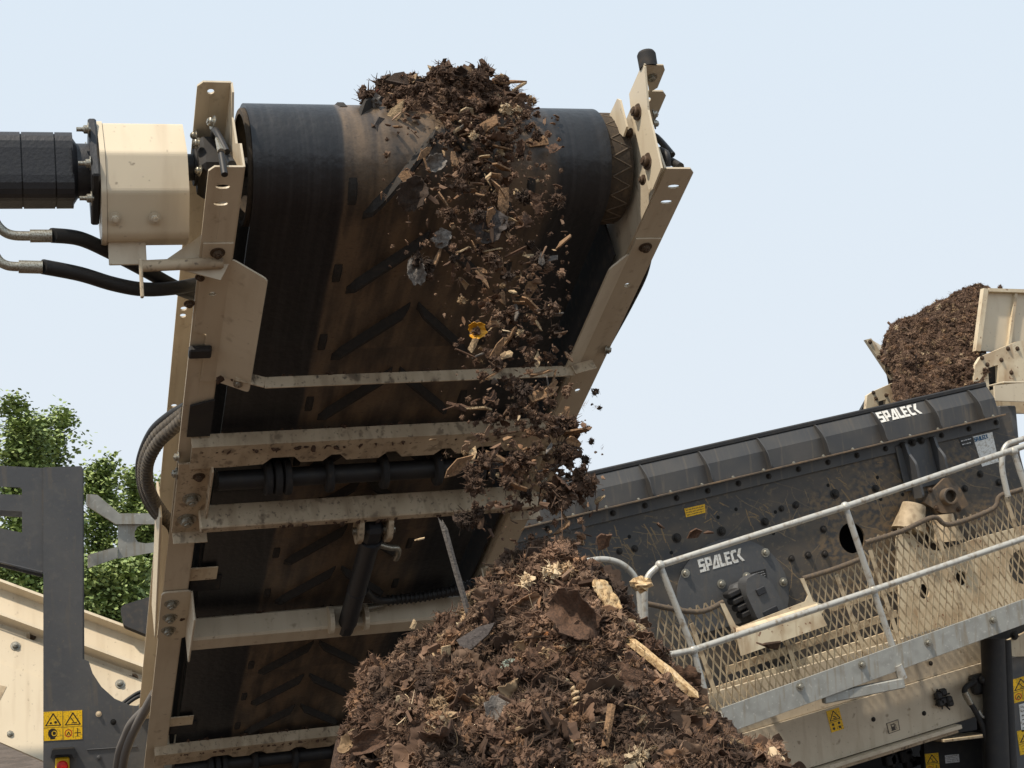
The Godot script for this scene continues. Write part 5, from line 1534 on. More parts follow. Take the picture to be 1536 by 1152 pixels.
func stick(r: RandomNumberGenerator, length: float, wide: float) -> ArrayMesh:
	# a straight splinter of uneven, angular section with blunt torn ends
	var b := MB.new()
	var n := 6
	var rings: Array = []
	var bow := r.randfn(0, 0.015)
	var base: Array = []
	for k in 5: base.append(Vector2(cos(TAU * k / 5.0) * r.randf_range(0.35, 0.6), sin(TAU * k / 5.0) * r.randf_range(0.25, 0.6)) * wide)
	for i in n:
		var f := float(i) / (n - 1)
		var ring: Array = []
		for k in 5:
			var q: Vector2 = base[k] * r.randf_range(0.88, 1.08)
			var x := (f - 0.5) * length
			if i == 0 or i == n - 1: x += r.randfn(0, wide * 0.35)
			ring.append(Vector3(x, q.x + bow * (1.0 - 4.0 * (f - 0.5) * (f - 0.5)), q.y))
		rings.append(ring)
	for i in n - 1:
		for k in 5:
			var k2 := (k + 1) % 5
			var c := Vector3((rings[i][k].x + rings[i + 1][k].x) * 0.5, bow, 0)
			b.quad(rings[i][k], rings[i][k2], rings[i + 1][k2], rings[i + 1][k], (rings[i][k] + rings[i + 1][k2]) * 0.5 - c)
	for e in [0, n - 1]:
		for k in range(1, 4): b.flat_tri(rings[e][0], rings[e][k], rings[e][k + 1], Vector3(-1 if e == 0 else 1, 0, 0))
	return b.mesh()

# a thin limp sheet, curled and creased, with a torn outline and a real thickness
func sheet(r: RandomNumberGenerator, aspect: float, curl: float, thick := 0.03) -> ArrayMesh:
	var b := MB.new()
	var f := FastNoiseLite.new()
	f.seed = r.randi() % 9999
	f.frequency = 0.9
	var nx := 12
	var nz := 9
	var at := func(i: int, k: int) -> Vector3:
		var u := float(i) / nx * 2.0 - 1.0
		var w := float(k) / nz * 2.0 - 1.0
		var edge := 1.0 + 0.3 * f.get_noise_2d(u * 1.2 + 9.0, w * 1.2)
		var x := u * 0.5 * aspect * edge * (1.0 - 0.18 * w * w)
		var z := w * 0.5 * (1.0 + 0.3 * f.get_noise_2d(u * 1.5, w * 1.5 + 5.0)) * (1.0 - 0.22 * u * u)
		var y := curl * (z * z * 1.6 + 0.5 * x * z) + 0.22 * f.get_noise_2d(x * 2.2, z * 2.2) + 0.06 * f.get_noise_2d(x * 7.0, z * 7.0)
		return Vector3(x, y, z)
	var g: Array = []
	for i in nx + 1:
		var row: Array = []
		for k in nz + 1: row.append(at.call(i, k))
		g.append(row)
	var nm := func(i: int, k: int) -> Vector3:
		return ((g[i][mini(k + 1, nz)] - g[i][maxi(k - 1, 0)]).cross(g[mini(i + 1, nx)][k] - g[maxi(i - 1, 0)][k])).normalized()
	for i in nx:
		for k in nz:
			for s in [1.0, -1.0]:
				var a: Array = []
				var m: Array = []
				for q in [[i, k], [i + 1, k], [i + 1, k + 1], [i, k + 1]]:
					var nn: Vector3 = nm.call(q[0], q[1]) * s
					a.append(g[q[0]][q[1]] + nn * thick * 0.5); m.append(nn)
				b.tri(a[0], a[1], a[2], m[0], m[1], m[2]); b.tri(a[0], a[2], a[3], m[0], m[2], m[3])
	for i in nx:
		for k in [0, nz]:
			var n1: Vector3 = nm.call(i, k) * thick * 0.5
			var n2: Vector3 = nm.call(i + 1, k) * thick * 0.5
			b.quad(g[i][k] + n1, g[i + 1][k] + n2, g[i + 1][k] - n2, g[i][k] - n1, Vector3(0, 0, -1 if k == 0 else 1))
	for k in nz:
		for i in [0, nx]:
			var n1: Vector3 = nm.call(i, k) * thick * 0.5
			var n2: Vector3 = nm.call(i, k + 1) * thick * 0.5
			b.quad(g[i][k] + n1, g[i][k + 1] + n2, g[i][k + 1] - n2, g[i][k] - n1, Vector3(-1 if i == 0 else 1, 0, 0))
	return b.mesh()

func clump(r: RandomNumberGenerator, clods: int, strands: int) -> ArrayMesh:
	var b := MB.new()
	clod_into(b, Vector3.ZERO, Vector3(0.21, 0.15, 0.2), r.randi() % 1000, 0.85, 8, 12)
	for i in clods:
		var d := Vector3(r.randfn(0, 1), r.randfn(0, 0.8), r.randfn(0, 1)).normalized()
		var s := r.randf_range(0.035, 0.105)
		clod_into(b, d * r.randf_range(0.12, 0.3), Vector3(s, s * r.randf_range(0.4, 0.9), s * r.randf_range(0.5, 1.5)), r.randi() % 1000, 0.6, 4, 6)
	for i in strands:
		var d := Vector3(r.randfn(0, 1), r.randfn(0, 1), r.randfn(0, 1)).normalized()
		var side := d.cross(Vector3(r.randfn(0, 1), r.randfn(0, 1), r.randfn(0, 1))).normalized()
		strand_into(b, d * r.randf_range(0.08, 0.26), side + d * 0.2, r.randf_range(0.16, 0.4), r.randf_range(0.012, 0.03), r, 1.2, 4)
	return b.mesh()

func make_fragments() -> void:
	var r := RandomNumberGenerator.new()
	r.seed = 4242
	for k in ["clump", "flake", "bark", "stick", "fibre", "clod", "film", "root"]: frag[k] = []
	for i in 6:
		frag.clump.append(clump(r, 20, 46))
		frag.flake.append(flake(r, r.randf_range(1.3, 3.4), 0.13, r.randf_range(-0.2, 0.2)))
		frag.bark.append(flake(r, r.randf_range(1.3, 2.8), 0.16, r.randf_range(0.25, 0.6)))
		frag.stick.append(stick(r, 1.0, r.randf_range(0.07, 0.15)))
		frag.film.append(sheet(r, r.randf_range(1.1, 1.7), r.randf_range(0.5, 1.1)))
		var b := MB.new()
		for s in 9: strand_into(b, Vector3(r.randfn(0, 0.12), r.randfn(0, 0.08), r.randfn(0, 0.12)), Vector3(r.randfn(0, 1), r.randfn(0, 0.6), r.randfn(0, 1)), r.randf_range(0.4, 0.9), r.randf_range(0.014, 0.026), r, 1.5, 5)
		frag.fibre.append(b.mesh())
		b = MB.new()
		strand_into(b, Vector3(-0.4, 0, 0), Vector3(1, 0.1, 0.3), 1.1, 0.018, r, 1.4, 9)
		frag.root.append(b.mesh())
		b = MB.new()
		clod_into(b, Vector3.ZERO, Vector3(0.5, 0.38, 0.42), i * 31 + 5, 0.45, 7, 10)
		frag.clod.append(b.mesh())
	# dark soil, brown, reddish bark, tan wood, pale wood, grey stone, orange brown
	var cols := [[0.22, 0.165, 0.125], [0.33, 0.25, 0.19], [0.36, 0.265, 0.2], [0.56, 0.44, 0.325], [0.76, 0.66, 0.52], [0.45, 0.425, 0.4], [0.58, 0.37, 0.21], [0.3, 0.275, 0.265]]
	for i in cols.size():
		var c := Color(cols[i][0], cols[i][1], cols[i][2])
		pal.append(mat(c, 0.9, 0.0, stained(c, [[c * 0.62, "s", 80 + i, 0.03, 4, 0.4, 0.7, 0.75], [c * 1.25, "s", 90 + i, 0.06, 3, 0.6, 0.8, 0.6]], 256), 9.0, relief("s", 100 + i % 3, 0.06, 4, 6.0, 256), 0.7))
	M.shard_yellow = mat(Color(0.8, 0.57, 0.12), 0.5)
	M.shard_green = mat(Color(0.16, 0.5, 0.33), 0.5)
	M.shard_pale = mat(Color.WHITE, 0.8, 0.0, stained(Color(0.56, 0.6, 0.55), [[Color(0.42, 0.42, 0.36), "s", 120, 0.06, 4, 0.45, 0.65, 0.9]], 256), 10.0)
	M.shard_red = mat(Color(0.55, 0.1, 0.08), 0.6)
	M.plank = mat(Color.WHITE, 0.85, 0.0, stained(Color(0.8, 0.68, 0.5), [[Color(0.5, 0.38, 0.26), "s", 121, 0.05, 5, 0.52, 0.68, 0.9], [Color(0.88, 0.8, 0.66), "s", 122, 0.02, 3, 0.6, 0.8, 0.8]], 256), 6.0)

func any_turn() -> Basis:
	return Basis(Vector3(rng.randfn(0, 1), rng.randfn(0, 1), rng.randfn(0, 1)).normalized(), rng.randf() * TAU)

func stuff(called: String, label: String, mesh: Mesh, spots: Array, cols: Array, parent: Node = self) -> void:
	var mm := MultiMesh.new()
	mm.transform_format = MultiMesh.TRANSFORM_3D
	mm.use_colors = true
	mm.mesh = mesh
	mm.instance_count = spots.size()
	for i in spots.size():
		mm.set_instance_transform(i, spots[i])
		mm.set_instance_color(i, cols[i])
	var o := MultiMeshInstance3D.new()
	o.name = numbered(called) if parent == self else called
	o.multimesh = mm
	o.material_override = M.frag
	parent.add_child(o, true)
	if parent == self: tag(o, label, "compost", "", "stuff")
	else: o.set_meta("kind", "stuff")

# linear base colours of the mix
func soil_colour() -> Color:
	var a := rng.randf()
	var c: Color
	if a < 0.62: c = Color(0.044, 0.0245, 0.015).lerp(Color(0.118, 0.07, 0.044), rng.randf())
	elif a < 0.86: c = Color(0.11, 0.068, 0.043).lerp(Color(0.175, 0.112, 0.072), rng.randf())
	elif a < 0.94: c = Color(0.14, 0.078, 0.042)
	elif a < 0.985: c = Color(0.22, 0.15, 0.085)
	else: c = Color(0.36, 0.28, 0.18)
	return c * rng.randf_range(1.0, 1.45)

func piece(called: String, label: String, category: String, group: String, kind: String, at: Vector3, size: float, material: Material, turn = null) -> MeshInstance3D:
	var list: Array = frag[kind]
	var o := inst(called, list[rng.randi() % list.size()], material, self)
	o.transform = Transform3D((any_turn() if turn == null else turn) * size, at)
	tag(o, label, category, group)
	return o

var apex := Vector3.ZERO
func pile_height(x: float, z: float) -> float:
	var d := Vector2((x - apex.x) * (2.0 if x > apex.x else 1.0), (z - apex.z))
	var r := d.length()
	var a := atan2(d.y, d.x)
	var slope := 0.93 - 0.1 * maxf(-cos(a), 0.0)
	var y := apex.y - slope * (sqrt(r * r + 0.0064) - 0.08)
	var far := maxf(r - 0.55, 0.0)
	y += far * 0.18
	var xl := apex.x - 0.67
	if x < xl: y -= minf((xl - x) * 4.0, 0.42)
	var xr := apex.x + 0.36
	if x > xr: y += minf((x - xr) * 0.9, 0.16)
	y += hills.get_noise_2d(x, z) * 0.13 + hills.get_noise_2d(x * 3.1 + 7.0, z * 3.1) * 0.075 + hills.get_noise_2d(x * 9.0, z * 9.0 + 3.0) * 0.022
	return y

func pile_normal(x: float, z: float) -> Vector3:
	var e := 0.03
	return Vector3(pile_height(x - e, z) - pile_height(x + e, z), 2.0 * e, pile_height(x, z - e) - pile_height(x, z + e)).normalized()

func build_pile() -> void:
	apex = wz(838, 822, -5.12)
	var root := thing("compost_pile", "steep pile of brown shredded compost and wood waste under the conveyor head", "pile")
	root.set_meta("kind", "stuff")
	var b := MB.new()
	var n := 150
	var w := 2.6
	var hs: Array = []
	for j in n + 1:
		var row: Array = []
		for i in n + 1:
			# finer near the top
			var u := (float(i) / n) * 2.0 - 1.0
			var v := (float(j) / n) * 2.0 - 1.0
			u = signf(u) * (0.45 * absf(u) + 0.55 * u * u)
			v = signf(v) * (0.45 * absf(v) + 0.55 * v * v)
			var x := apex.x + u * w
			var z := apex.z + v * w + 0.1
			row.append(Vector3(x, maxf(pile_height(x, z), -0.05), z))
		hs.append(row)
	for j in n:
		for i in n:
			b.flat_tri(hs[j][i], hs[j][i + 1], hs[j + 1][i + 1], Vector3.UP)
			b.flat_tri(hs[j][i], hs[j + 1][i + 1], hs[j + 1][i], Vector3.UP)
	var body := part("pile_body", b, M.soil, root)
	# crust of clods, chips and fibres
	for spec in [["clump", 6, 800, 0.035, 0.13], ["fibre", 6, 800, 0.03, 0.09], ["flake", 6, 300, 0.01, 0.04], ["bark", 6, 240, 0.02, 0.07], ["film", 6, 170, 0.025, 0.09], ["stick", 6, 260, 0.02, 0.09], ["root", 6, 90, 0.06, 0.16]]:
		for k in spec[1]:
			var spots: Array = []
			var cols: Array = []
			for i in spec[2]:
				var x := apex.x + rng.randf_range(-0.95, 1.0)
				var z := apex.z + rng.randf_range(-0.35, 1.05)
				var nn := pile_normal(x, z)
				var s: float = lerpf(spec[3], spec[4], pow(rng.randf(), 1.7))
				spots.append(Transform3D(any_turn() * s, Vector3(x, pile_height(x, z), z) + nn * s * 0.12))
				cols.append(soil_colour() * clampf(1.0 + hills.get_noise_2d(x * 1.3 + 40.0, z * 1.3) * 1.5, 0.5, 1.35))
			stuff("pile_" + {"clump": "clods", "fibre": "fibres", "flake": "chips", "bark": "bark", "stick": "twigs", "film": "shreds", "root": "roots"}[spec[0]], "", frag[spec[0]][k], spots, cols, root)
	# single pieces that can be picked out on the pile
	var kinds := [["wood_chip", "small tan wood chip lying on the compost pile", "wood chip", "wood chips on the compost pile", "flake", 3, 0.04, 34], ["wood_chip", "pale splintered wood chip on the slope of the compost pile", "wood chip", "pale chips on the compost pile", "flake", 4, 0.035, 22],
		["bark_flake", "curled reddish brown bark flake on the compost pile", "bark", "bark flakes on the compost pile", "film", 2, 0.075, 34], ["bark_flake", "dark brown slab of bark lying on the compost pile", "bark", "dark bark slabs on the compost pile", "bark", 0, 0.06, 26], ["stone", "rounded grey stone stuck in the compost pile", "stone", "stones in the compost pile", "clod", 5, 0.026, 16],
		["twig", "thin brown twig poking out of the compost pile", "twig", "twigs in the compost pile", "stick", 1, 0.11, 24], ["soil_clod", "fibrous dark clod resting on the compost pile", "clod", "clods on the compost pile", "clump", 2, 0.13, 40]]
	for q in kinds:
		for i in q[7]:
			var x := apex.x + rng.randf_range(-0.75, 0.75)
			var z := apex.z + rng.randf_range(-0.12, 0.85)
			var s: float = q[6] * rng.randf_range(0.6, 1.35)
			piece(q[0], q[1], q[2], q[3], q[4], Vector3(x, pile_height(x, z), z) + pile_normal(x, z) * s * 0.2, s, pal[q[5]])
	# the ones that stand out
	var set_piece := func(called: String, label: String, cat: String, mesh: Mesh, material: Material, px: float, py: float, size: Vector3, roll: float, lift := 0.02) -> MeshInstance3D:
		var p := pile_hit(px, py)
		var nn := pile_normal(p.x, p.z)
		var toward := (eye - p).normalized()
		var up := (nn * 0.5 + toward * 0.7).normalized()
		var xax := view.x.rotated(view.z, roll)
		xax = (xax - up * xax.dot(up)).normalized()
		var o := inst(called, mesh, material, self)
		o.transform = Transform3D(Basis(xax, up, xax.cross(up)).scaled_local(size), p + nn * lift)
		tag(o, label, cat)
		return o
	var rr := RandomNumberGenerator.new()
	rr.seed = 31
	set_piece.call("wood_stick", "long pale split wooden stick lying down the right slope of the compost pile", "wood stick", stick(rr, 1.0, 0.16), M.plank, 985, 1020, Vector3(0.26, 0.27, 0.27), -0.79, 0.055)
	set_piece.call("wood_slab", "pale yellow splintered wood slab near the top of the compost pile", "wood slab", sheet(rr, 2.4, 0.1, 0.14), M.plank, 902, 905, Vector3(0.055, 0.05, 0.06), -1.22, 0.03)
	set_piece.call("wood_block", "short pale wood block by the bent rail end", "wood block", frag.clod[2], M.plank, 948, 888, Vector3(0.08, 0.05, 0.06), 0.3, 0.04)
	set_piece.call("roofing_felt", "curled brown sheet of roofing felt folded on the compost pile", "sheet", sheet(rr, 1.5, 1.3, 0.03), pal[2], 866, 938, Vector3(0.12, 0.13, 0.13), -0.7, 0.05)
	set_piece.call("pale_shard", "pale speckled green shard on the front of the compost pile", "shard", sheet(rr, 0.8, 0.2, 0.08), M.shard_pale, 775, 1014, Vector3(0.075, 0.06, 0.085), 0.9, 0.03)
	set_piece.call("orange_chunk", "bright orange rotten wood chunk in the middle of the pile", "wood chunk", frag.clod[4], pal[6], 824, 968, Vector3(0.038, 0.04, 0.04), 0.2, 0.025)
	set_piece.call("torn_bark", "torn brown bark below the orange chunk", "bark", sheet(rr, 1.4, 0.6, 0.08), pal[2], 818, 994, Vector3(0.07, 0.06, 0.08), 0.5, 0.025)
	set_piece.call("green_scrap", "small green plastic scrap low on the pile", "plastic scrap", frag.flake[2], M.shard_green, 860, 1099, Vector3(0.022, 0.022, 0.032), 0.2, 0.02)
	set_piece.call("brown_square", "square brown cardboard piece beside the pale shard", "cardboard", sheet(rr, 1.0, 0.15, 0.06), pal[2], 741, 1030, Vector3(0.075, 0.06, 0.085), 0.1, 0.03)
	set_piece.call("grey_slate", "small dark slate chip on the left shoulder of the pile", "slate", frag.flake[4], pal[7], 709, 972, Vector3(0.06, 0.05, 0.06), 0.8, 0.03)
	set_piece.call("grey_rag", "matted brown rag on the lower left of the pile", "rag", frag.film[4], pal[2], 590, 1108, Vector3(0.15, 0.07, 0.07), 0.3, 0.03)
	set_piece.call("felt_scrap", "small torn brown grey felt scrap on the front of the pile", "felt", frag.film[2], pal[5], 760, 1080, Vector3(0.08, 0.06, 0.1), 1.2, 0.03)
	set_piece.call("upright_splinter", "brown wood splinter standing upright on the pile's right", "splinter", frag.stick[3], pal[3], 912, 1092, Vector3(0.13, 0.2, 0.3), 1.4, 0.03)
	var spring := MB.new()
	var sp_pts: Array = []
	for i in 60: sp_pts.append(Vector3(i / 59.0 - 0.5, cos(i * 0.7) * 0.11, sin(i * 0.7) * 0.11))
	spring.tube(sp_pts, 0.05, 6)
	set_piece.call("twisted_rope", "pale twisted rope end hanging on the front of the pile", "rope", spring.mesh(), pal[4], 863, 1068, Vector3(0.115, 0.09, 0.09), -1.5, 0.03)
	for q in [[640, 1050, 0.0], [556, 1088, 0.6], [690, 1140, -0.2], [930, 1060, 0.5]]:
		var loop := MB.new()
		strand_into(loop, Vector3(-0.5, 0, 0), Vector3(1, 0.3, 0.3), 1.4, 0.022, rr, 1.8, 12)
		set_piece.call("root_strand", "thin pale curled root strand on the compost pile", "root", loop.mesh(), pal[4], q[0], q[1], Vector3.ONE * 0.1, q[2], 0.04).set_meta("group", "root strands on the compost pile")

func pile_hit(px: float, py: float) -> Vector3:
	var d := (view * Vector3((px - 768.0) / FOCAL, (576.0 - py) / FOCAL, -1.0)).normalized()
	var t := 3.0
	while t < 6.5:
		var p := eye + d * t
		if p.y < pile_height(p.x, p.z): return p
		t += 0.01
	return eye + d * 5.2

# the load on the belt as it goes over the head pulley (conveyor frame)
func heap_point(x: float, s: float, lift: float) -> Vector3:
	var q := belt_point(s, lift)
	return conv * Vector3(x, q.y, q.x)

func heap_depth(x: float, s: float) -> float:
	var c := 0.09
	var half := 0.4
	if s > 0.0:
		c = lerpf(0.09, 0.16, clampf(s / 0.4, 0, 1)); half = lerpf(0.4, 0.27, clampf(s / 0.35, 0, 1))
	var u := (x - c) / half
	var d := 0.15 * maxf(1.0 - u * u, 0.0)
	if s > 0.0: d *= lerpf(1.0, 0.45, clampf(s / 0.3, 0, 1))
	return d + (hills.get_noise_2d(x * 2.5, s * 2.5) * 0.08 if d > 0.005 else 0.0)

func build_belt_heap() -> void:
	var root := thing("belt_load", "heap of brown compost and chips riding over the conveyor head pulley", "compost")
	root.set_meta("kind", "stuff")
	var b := MB.new()
	var nx := 44
	var ns := 70
	var rows: Array = []
	for j in ns + 1:
		var s := lerpf(-2.2, 0.30, float(j) / ns)
		var row: Array = []
		for i in nx + 1:
			var x := lerpf(-0.36, 0.56, float(i) / nx)
			row.append(heap_point(x, s, maxf(heap_depth(x, s), -0.01) - (0.05 if j == ns else 0.008)))
		rows.append(row)
	for j in ns:
		for i in nx:
			b.flat_tri(rows[j][i], rows[j][i + 1], rows[j + 1][i + 1], Vector3(0, 1, 0.6))
			b.flat_tri(rows[j][i], rows[j + 1][i + 1], rows[j + 1][i], Vector3(0, 1, 0.6))
	part("load_body", b, M.soil, root)
	for spec in [["clump", 6, 170, 0.03, 0.09], ["fibre", 6, 80, 0.03, 0.06], ["flake", 6, 70, 0.012, 0.035], ["bark", 6, 40, 0.02, 0.05]]:
		for k in spec[1]:
			var spots: Array = []
			var cols: Array = []
			for i in spec[2]:
				var s := rng.randf_range(-1.2, 0.36)
				var x := rng.randfn(0.11, 0.2)
				var d := heap_depth(x, s)
				if d < 0.012: continue
				var z: float = lerpf(spec[3], spec[4], pow(rng.randf(), 1.5))
				spots.append(Transform3D(any_turn() * z, heap_point(x, s, d + z * 0.1)))
				cols.append(soil_colour())
			stuff("load_" + {"clump": "clods", "fibre": "fibres", "flake": "chips", "bark": "bark"}[spec[0]], "", frag[spec[0]][k], spots, cols, root)
	var kinds := [["soil_clod", "fibrous clod riding on the conveyor belt's load", "clod", "clods on the belt load", "clump", 1, 0.12, 22], ["wood_chip", "pale wood chip riding on the conveyor belt's load", "wood chip", "chips on the belt load", "flake", 4, 0.055, 12], ["wood_chip", "tan wood chip riding over the head pulley", "wood chip", "tan chips on the belt load", "flake", 3, 0.06, 14],
		["bark_flake", "dark bark flake sticking out of the belt load", "bark", "bark flakes on the belt load", "bark", 0, 0.065, 14], ["stone", "rounded stone riding on the conveyor belt's load", "stone", "stones on the belt load", "clod", 5, 0.05, 6]]
	for q in kinds:
		for i in q[7]:
			var s := rng.randf_range(-0.35, 0.3)
			var x := clampf(rng.randfn(0.1, 0.17), -0.24, 0.46)
			var z: float = q[6] * rng.randf_range(0.7, 1.3)
			piece(q[0], q[1], q[2], q[3], q[4], heap_point(x, s, maxf(heap_depth(x, s), 0.01) + z * 0.25), z, pal[q[5]])
	var top := piece("bark_chunk", "big upright brown bark chunk crowning the belt load", "bark", "", "clod", wz(704, 113, -5.72), 0.085, pal[2], Basis(view.x, view.y.rotated(view.z, 0.2), view.z))
	top.scale *= Vector3(0.8, 1.2, 0.8)
	piece("bark_chunk", "jagged dark bark chunk at the load's right edge", "bark", "", "bark", wz(768, 141, -5.68), 0.06, pal[0])
	piece("red_scrap", "small red plastic scrap on the load's left edge", "plastic scrap", "", "film", wz(565, 142, -5.66), 0.03, M.shard_red)
	for q in [[445, 157], [511, 154]]: piece("crumb", "lone brown crumb on the bare black belt edge", "crumb", "crumbs on the belt edge", "clod", hit(conv, 2, -0.02, q[0], q[1]), 0.028, pal[1])
	for q in [[563, 215, 0.05, 3], [590, 172, 0.06, 4], [553, 190, 0.04, 1], [575, 190, 0.07, 7]]:
		piece("wood_chip", "chip sliding down the dusty belt at the load's left edge", "wood chip", "chips sliding at the load's edge", "flake", wz(q[0], q[1], -5.46), q[2], pal[q[3]])

# material in the air between belt and pile
func stream_at(py: float) -> Array:
	# height in the picture, centre, half width, distance
	var t := [[170, 715, 105, -5.44], [250, 715, 110, -5.33], [330, 712, 115, -5.25], [400, 725, 112, -5.2], [470, 760, 80, -5.17], [550, 768, 78, -5.14], [610, 780, 98, -5.12], [680, 780, 108, -5.1], [760, 790, 100, -5.1], [830, 805, 90, -5.1]]
	for i in t.size() - 1:
		if py <= t[i + 1][0]:
			var f: float = clampf((py - t[i][0]) / float(t[i + 1][0] - t[i][0]), 0, 1)
			return [lerpf(t[i][1], t[i + 1][1], f), lerpf(t[i][2], t[i + 1][2], f), lerpf(t[i][3], t[i + 1][3], f)]
	return [t[-1][1], t[-1][2], t[-1][3]]

func stream_spot(py: float, spread := 1.0) -> Vector3:
	var a := stream_at(py)
	var u := clampf(rng.randfn(0.12, 0.5), -1.25, 1.15) * spread
	return wz(a[0] + u * a[1], py, a[2] + rng.randfn(0, 0.05))

func build_stream() -> void:
	for spec in [["clump", 6, 66, 0.02, 0.06], ["flake", 6, 60, 0.008, 0.025], ["fibre", 6, 14, 0.02, 0.04], ["bark", 6, 24, 0.012, 0.035], ["clod", 2, 420, 0.003, 0.011]]:
		for k in spec[1]:
			var spots: Array = []
			var cols: Array = []
			for i in spec[2]:
				var py := 175.0 + 640.0 * pow(rng.randf(), 1.7)
				if rng.randf() < 0.08: py = rng.randf_range(620, 760)
				var z: float = lerpf(spec[3], spec[4], pow(rng.randf(), 1.6))
				spots.append(Transform3D(any_turn() * z, stream_spot(py)))
				cols.append(soil_colour() * 1.15)
			stuff("falling_" + {"clump": "clods", "fibre": "fibres", "flake": "chips", "bark": "bark", "clod": "crumbs"}[spec[0]], {"clod": "finest dark crumbs falling from the conveyor head", "clump": "small brown crumbs falling from the conveyor head", "fibre": "fine fibres falling from the conveyor head", "flake": "small wood chips falling from the conveyor head", "bark": "small bark pieces falling from the conveyor head"}[spec[0]], frag[spec[0]][k], spots, cols)
	var kinds := [["falling_clod", "fibrous brown clod falling from the conveyor", "clod", "clods falling from the conveyor", "clump", 1, 0.08, 44], ["falling_clod", "dark crumbly clod falling from the conveyor", "clod", "dark clods falling from the conveyor", "clump", 0, 0.08, 24], ["falling_chip", "pale wood chip in mid air below the conveyor head", "wood chip", "pale chips falling from the conveyor", "flake", 4, 0.03, 30], ["falling_chip", "tan wood chip in mid air below the conveyor head", "wood chip", "tan chips falling from the conveyor", "flake", 3, 0.04, 64],
		["falling_bark", "reddish bark flake falling from the conveyor", "bark", "bark falling from the conveyor", "film", 2, 0.05, 26], ["falling_stone", "grey stone or felt flake falling from the conveyor", "stone", "grey flakes falling from the conveyor", "flake", 5, 0.036, 16], ["falling_twig", "thin brown splinter falling from the conveyor", "twig", "splinters falling from the conveyor", "stick", 2, 0.07, 20]]
	for q in kinds:
		for i in q[7]:
			var py := 190.0 + 610.0 * pow(rng.randf(), 1.45)
			piece(q[0], q[1], q[2], q[3], q[4], stream_spot(py, 0.95), q[6] * rng.randf_range(0.6, 1.35), pal[q[5]])
	# the pieces one can name
	var S := view.z
	piece("yellow_scrap", "bright yellow plastic scrap falling in front of the belt", "plastic scrap", "", "film", wz(716, 496, -5.1), 0.055, M.shard_yellow, Basis(view.x, view.z, -view.y))
	for q in [[735, 338, 0.11, 7, 0.75, "long dark grey felt strip tumbling below the pulley"], [663, 357, 0.06, 5, 0.9, "pale grey flake tumbling left of the felt strip"], [625, 407, 0.06, 5, 1.8, "torn grey flake tumbling before the lower belt"], [655, 245, 0.06, 5, 0.4, "curved pale grey flake in front of the pulley"], [620, 292, 0.1, 0, 1.0, "wide dark brown bark sheet in front of the pulley"]]:
		piece("falling_flake", q[5], "flake", "", "film", wz(q[0], q[1], -5.2), q[2], pal[q[3]], Basis(view.x.rotated(view.z, q[4]), view.z, view.x.rotated(view.z, q[4]).cross(view.z)))
	for q in [[701, 706, 0.15, 1, "large brown fibrous clod with tan chips falling at the left of the stream"], [835, 655, 0.17, 1, "big ragged brown clod falling past the crossbar's end"], [862, 728, 0.2, 1, "largest ragged brown clod falling beside the grey hood"], [716, 757, 0.13, 0, "dark hanging clod just above the pile's left"]]:
		for k in 3: piece("falling_clump" , q[4], "clod", "pieces of one falling clump", "clump", wz(q[0] + rng.randfn(0, 14), q[1] + rng.randfn(0, 26), -5.08 + rng.randfn(0, 0.03)), q[2] * rng.randf_range(0.7, 1.0), pal[q[3]])
	for q in [[688, 700, 0.055, 3, "large tan chip on the left falling clump"], [690, 612, 0.08, 2, "brown flake crossing the dark gap under the strap"], [720, 613, 0.055, 4, "pale chip crossing the dark gap under the strap"], [820, 588, 0.06, 3, "tan chip falling past the strap's right end"], [843, 365, 0.04, 3, "lone tan chip at the right of the stream"], [1043, 800, 0.05, 2, "brown flake flying before the grey side plate"], [990, 787, 0.035, 1, "small dark flake flying under the yellow label"], [1155, 970, 0.05, 1, "dark brown clod flying before the motor tray"], [908, 812, 0.06, 2, "brown flake dropping beside the pile top"], [620, 937, 0.026, 4, "small pale crumb before the cross beam"], [630, 808, 0.03, 4, "lone pale chip in front of the hydraulic ram"], [1166, 1112, 0.045, 1, "dark clod flying before the chassis beam"], [1062, 800, 0.03, 2, "tiny flake beside the brown flake"]]:
		piece("flying_piece", q[4], "chip", "", "flake" if q[3] > 2 else "bark", wz(q[0], q[1], -5.0 if q[0] > 900 else -5.15), q[2], pal[q[3]])
	var sp2 := piece("falling_splinter", "long thin grey stick falling beside the pile top", "stick", "", "stick", wz(684, 858, -5.0), 0.3, pal[5], Basis(view.y.rotated(view.z, 0.28), view.x, view.z))
	sp2.scale *= Vector3(1, 0.5, 0.5)
	for q in [[893, 588, 0.05], [887, 662, 0.04], [878, 690, 0.06], [899, 612, 0.03]]: piece("falling_clod", "ragged dark crumb falling against the sky", "clod", "crumbs falling against the sky", "clump", wz(q[0], q[1], -5.1), q[2], pal[0])

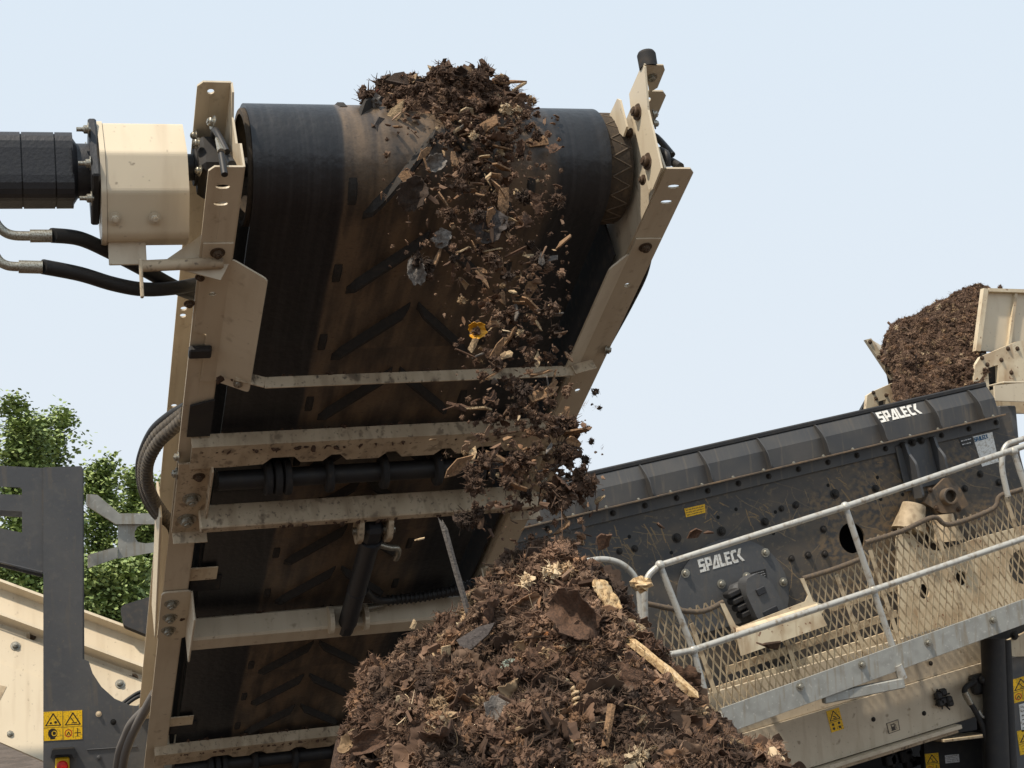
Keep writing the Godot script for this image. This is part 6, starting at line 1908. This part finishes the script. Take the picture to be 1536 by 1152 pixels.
# ---------------------------------------------------------------- compost heap in the feed hopper
func build_feed_heap() -> void:
	var root := thing("feed_heap", "heap of dark fine compost in the cream feed hopper", "compost")
	root.set_meta("kind", "stuff")
	var top := [[1322, 540], [1330, 500], [1345, 482], [1375, 474], [1402, 458], [1425, 446], [1445, 436], [1470, 431], [1500, 434]]
	var prof := func(px: float) -> float:
		for i in top.size() - 1:
			if px <= top[i + 1][0]: return lerpf(top[i][1], top[i + 1][1], (px - top[i][0]) / float(top[i + 1][0] - top[i][0]))
		return 434.0
	var b := MB.new()
	var rows: Array = []
	var nx := 50
	var ny := 26
	var grid := func(u: float, v: float) -> Vector3:
		# v: 0 at the front foot, 0.7 at the crest, 1 at the back foot
		var px := lerpf(1323.0, 1486.0, u)
		var crest := wz(px, prof.call(px), -11.4)
		var foot_px := lerpf(1342.0, 1470.0, u)
		var foot := wz(foot_px, 630.0 - (foot_px - 1342.0) * 0.2, -10.35)
		var p: Vector3
		if v < 0.7:
			var f := v / 0.7
			p = foot.lerp(crest, f)
			p += Vector3(0, 0.25, 0.2) * sin(f * PI) * 0.35
		else:
			var f := (v - 0.7) / 0.3
			p = crest.lerp(Vector3(crest.x + 0.7 * (1.0 - u), crest.y - 0.5, -12.3), f * f)
		var k := hills.get_noise_3d(p.x * 1.3, p.y * 1.3, p.z * 1.3)
		return p + Vector3(0.0, 0.6, 0.6) * k * 0.14 * (1.0 if v < 0.66 or v > 0.74 else 0.4)
	for j in ny + 1:
		var row: Array = []
		for i in nx + 1: row.append(grid.call(float(i) / nx, float(j) / ny))
		rows.append(row)
	for j in ny:
		for i in nx:
			b.flat_tri(rows[j][i], rows[j][i + 1], rows[j + 1][i + 1], Vector3(0, 1, 0.7))
			b.flat_tri(rows[j][i], rows[j + 1][i + 1], rows[j + 1][i], Vector3(0, 1, 0.7))
	part("heap_body", b, M.soil, root)
	for spec in [["clump", 6, 520, 0.04, 0.1], ["fibre", 6, 120, 0.04, 0.09], ["flake", 6, 60, 0.015, 0.045], ["stick", 6, 14, 0.05, 0.14]]:
		for k in spec[1]:
			var spots: Array = []
			var cols: Array = []
			for i in spec[2]:
				var s: float = lerpf(spec[3], spec[4], pow(rng.randf(), 1.6))
				spots.append(Transform3D(any_turn() * s, grid.call(rng.randf(), rng.randf_range(0.0, 0.78))))
				cols.append(soil_colour())
			stuff("heap_" + {"clump": "clods", "fibre": "fibres", "flake": "chips", "stick": "twigs"}[spec[0]], "", frag[spec[0]][k], spots, cols, root)
	var crumb := piece("crumb", "reddish brown crumb on the hopper's rim", "crumb", "", "clump", wz(1500, 431, -10.62), 0.07, pal[2])
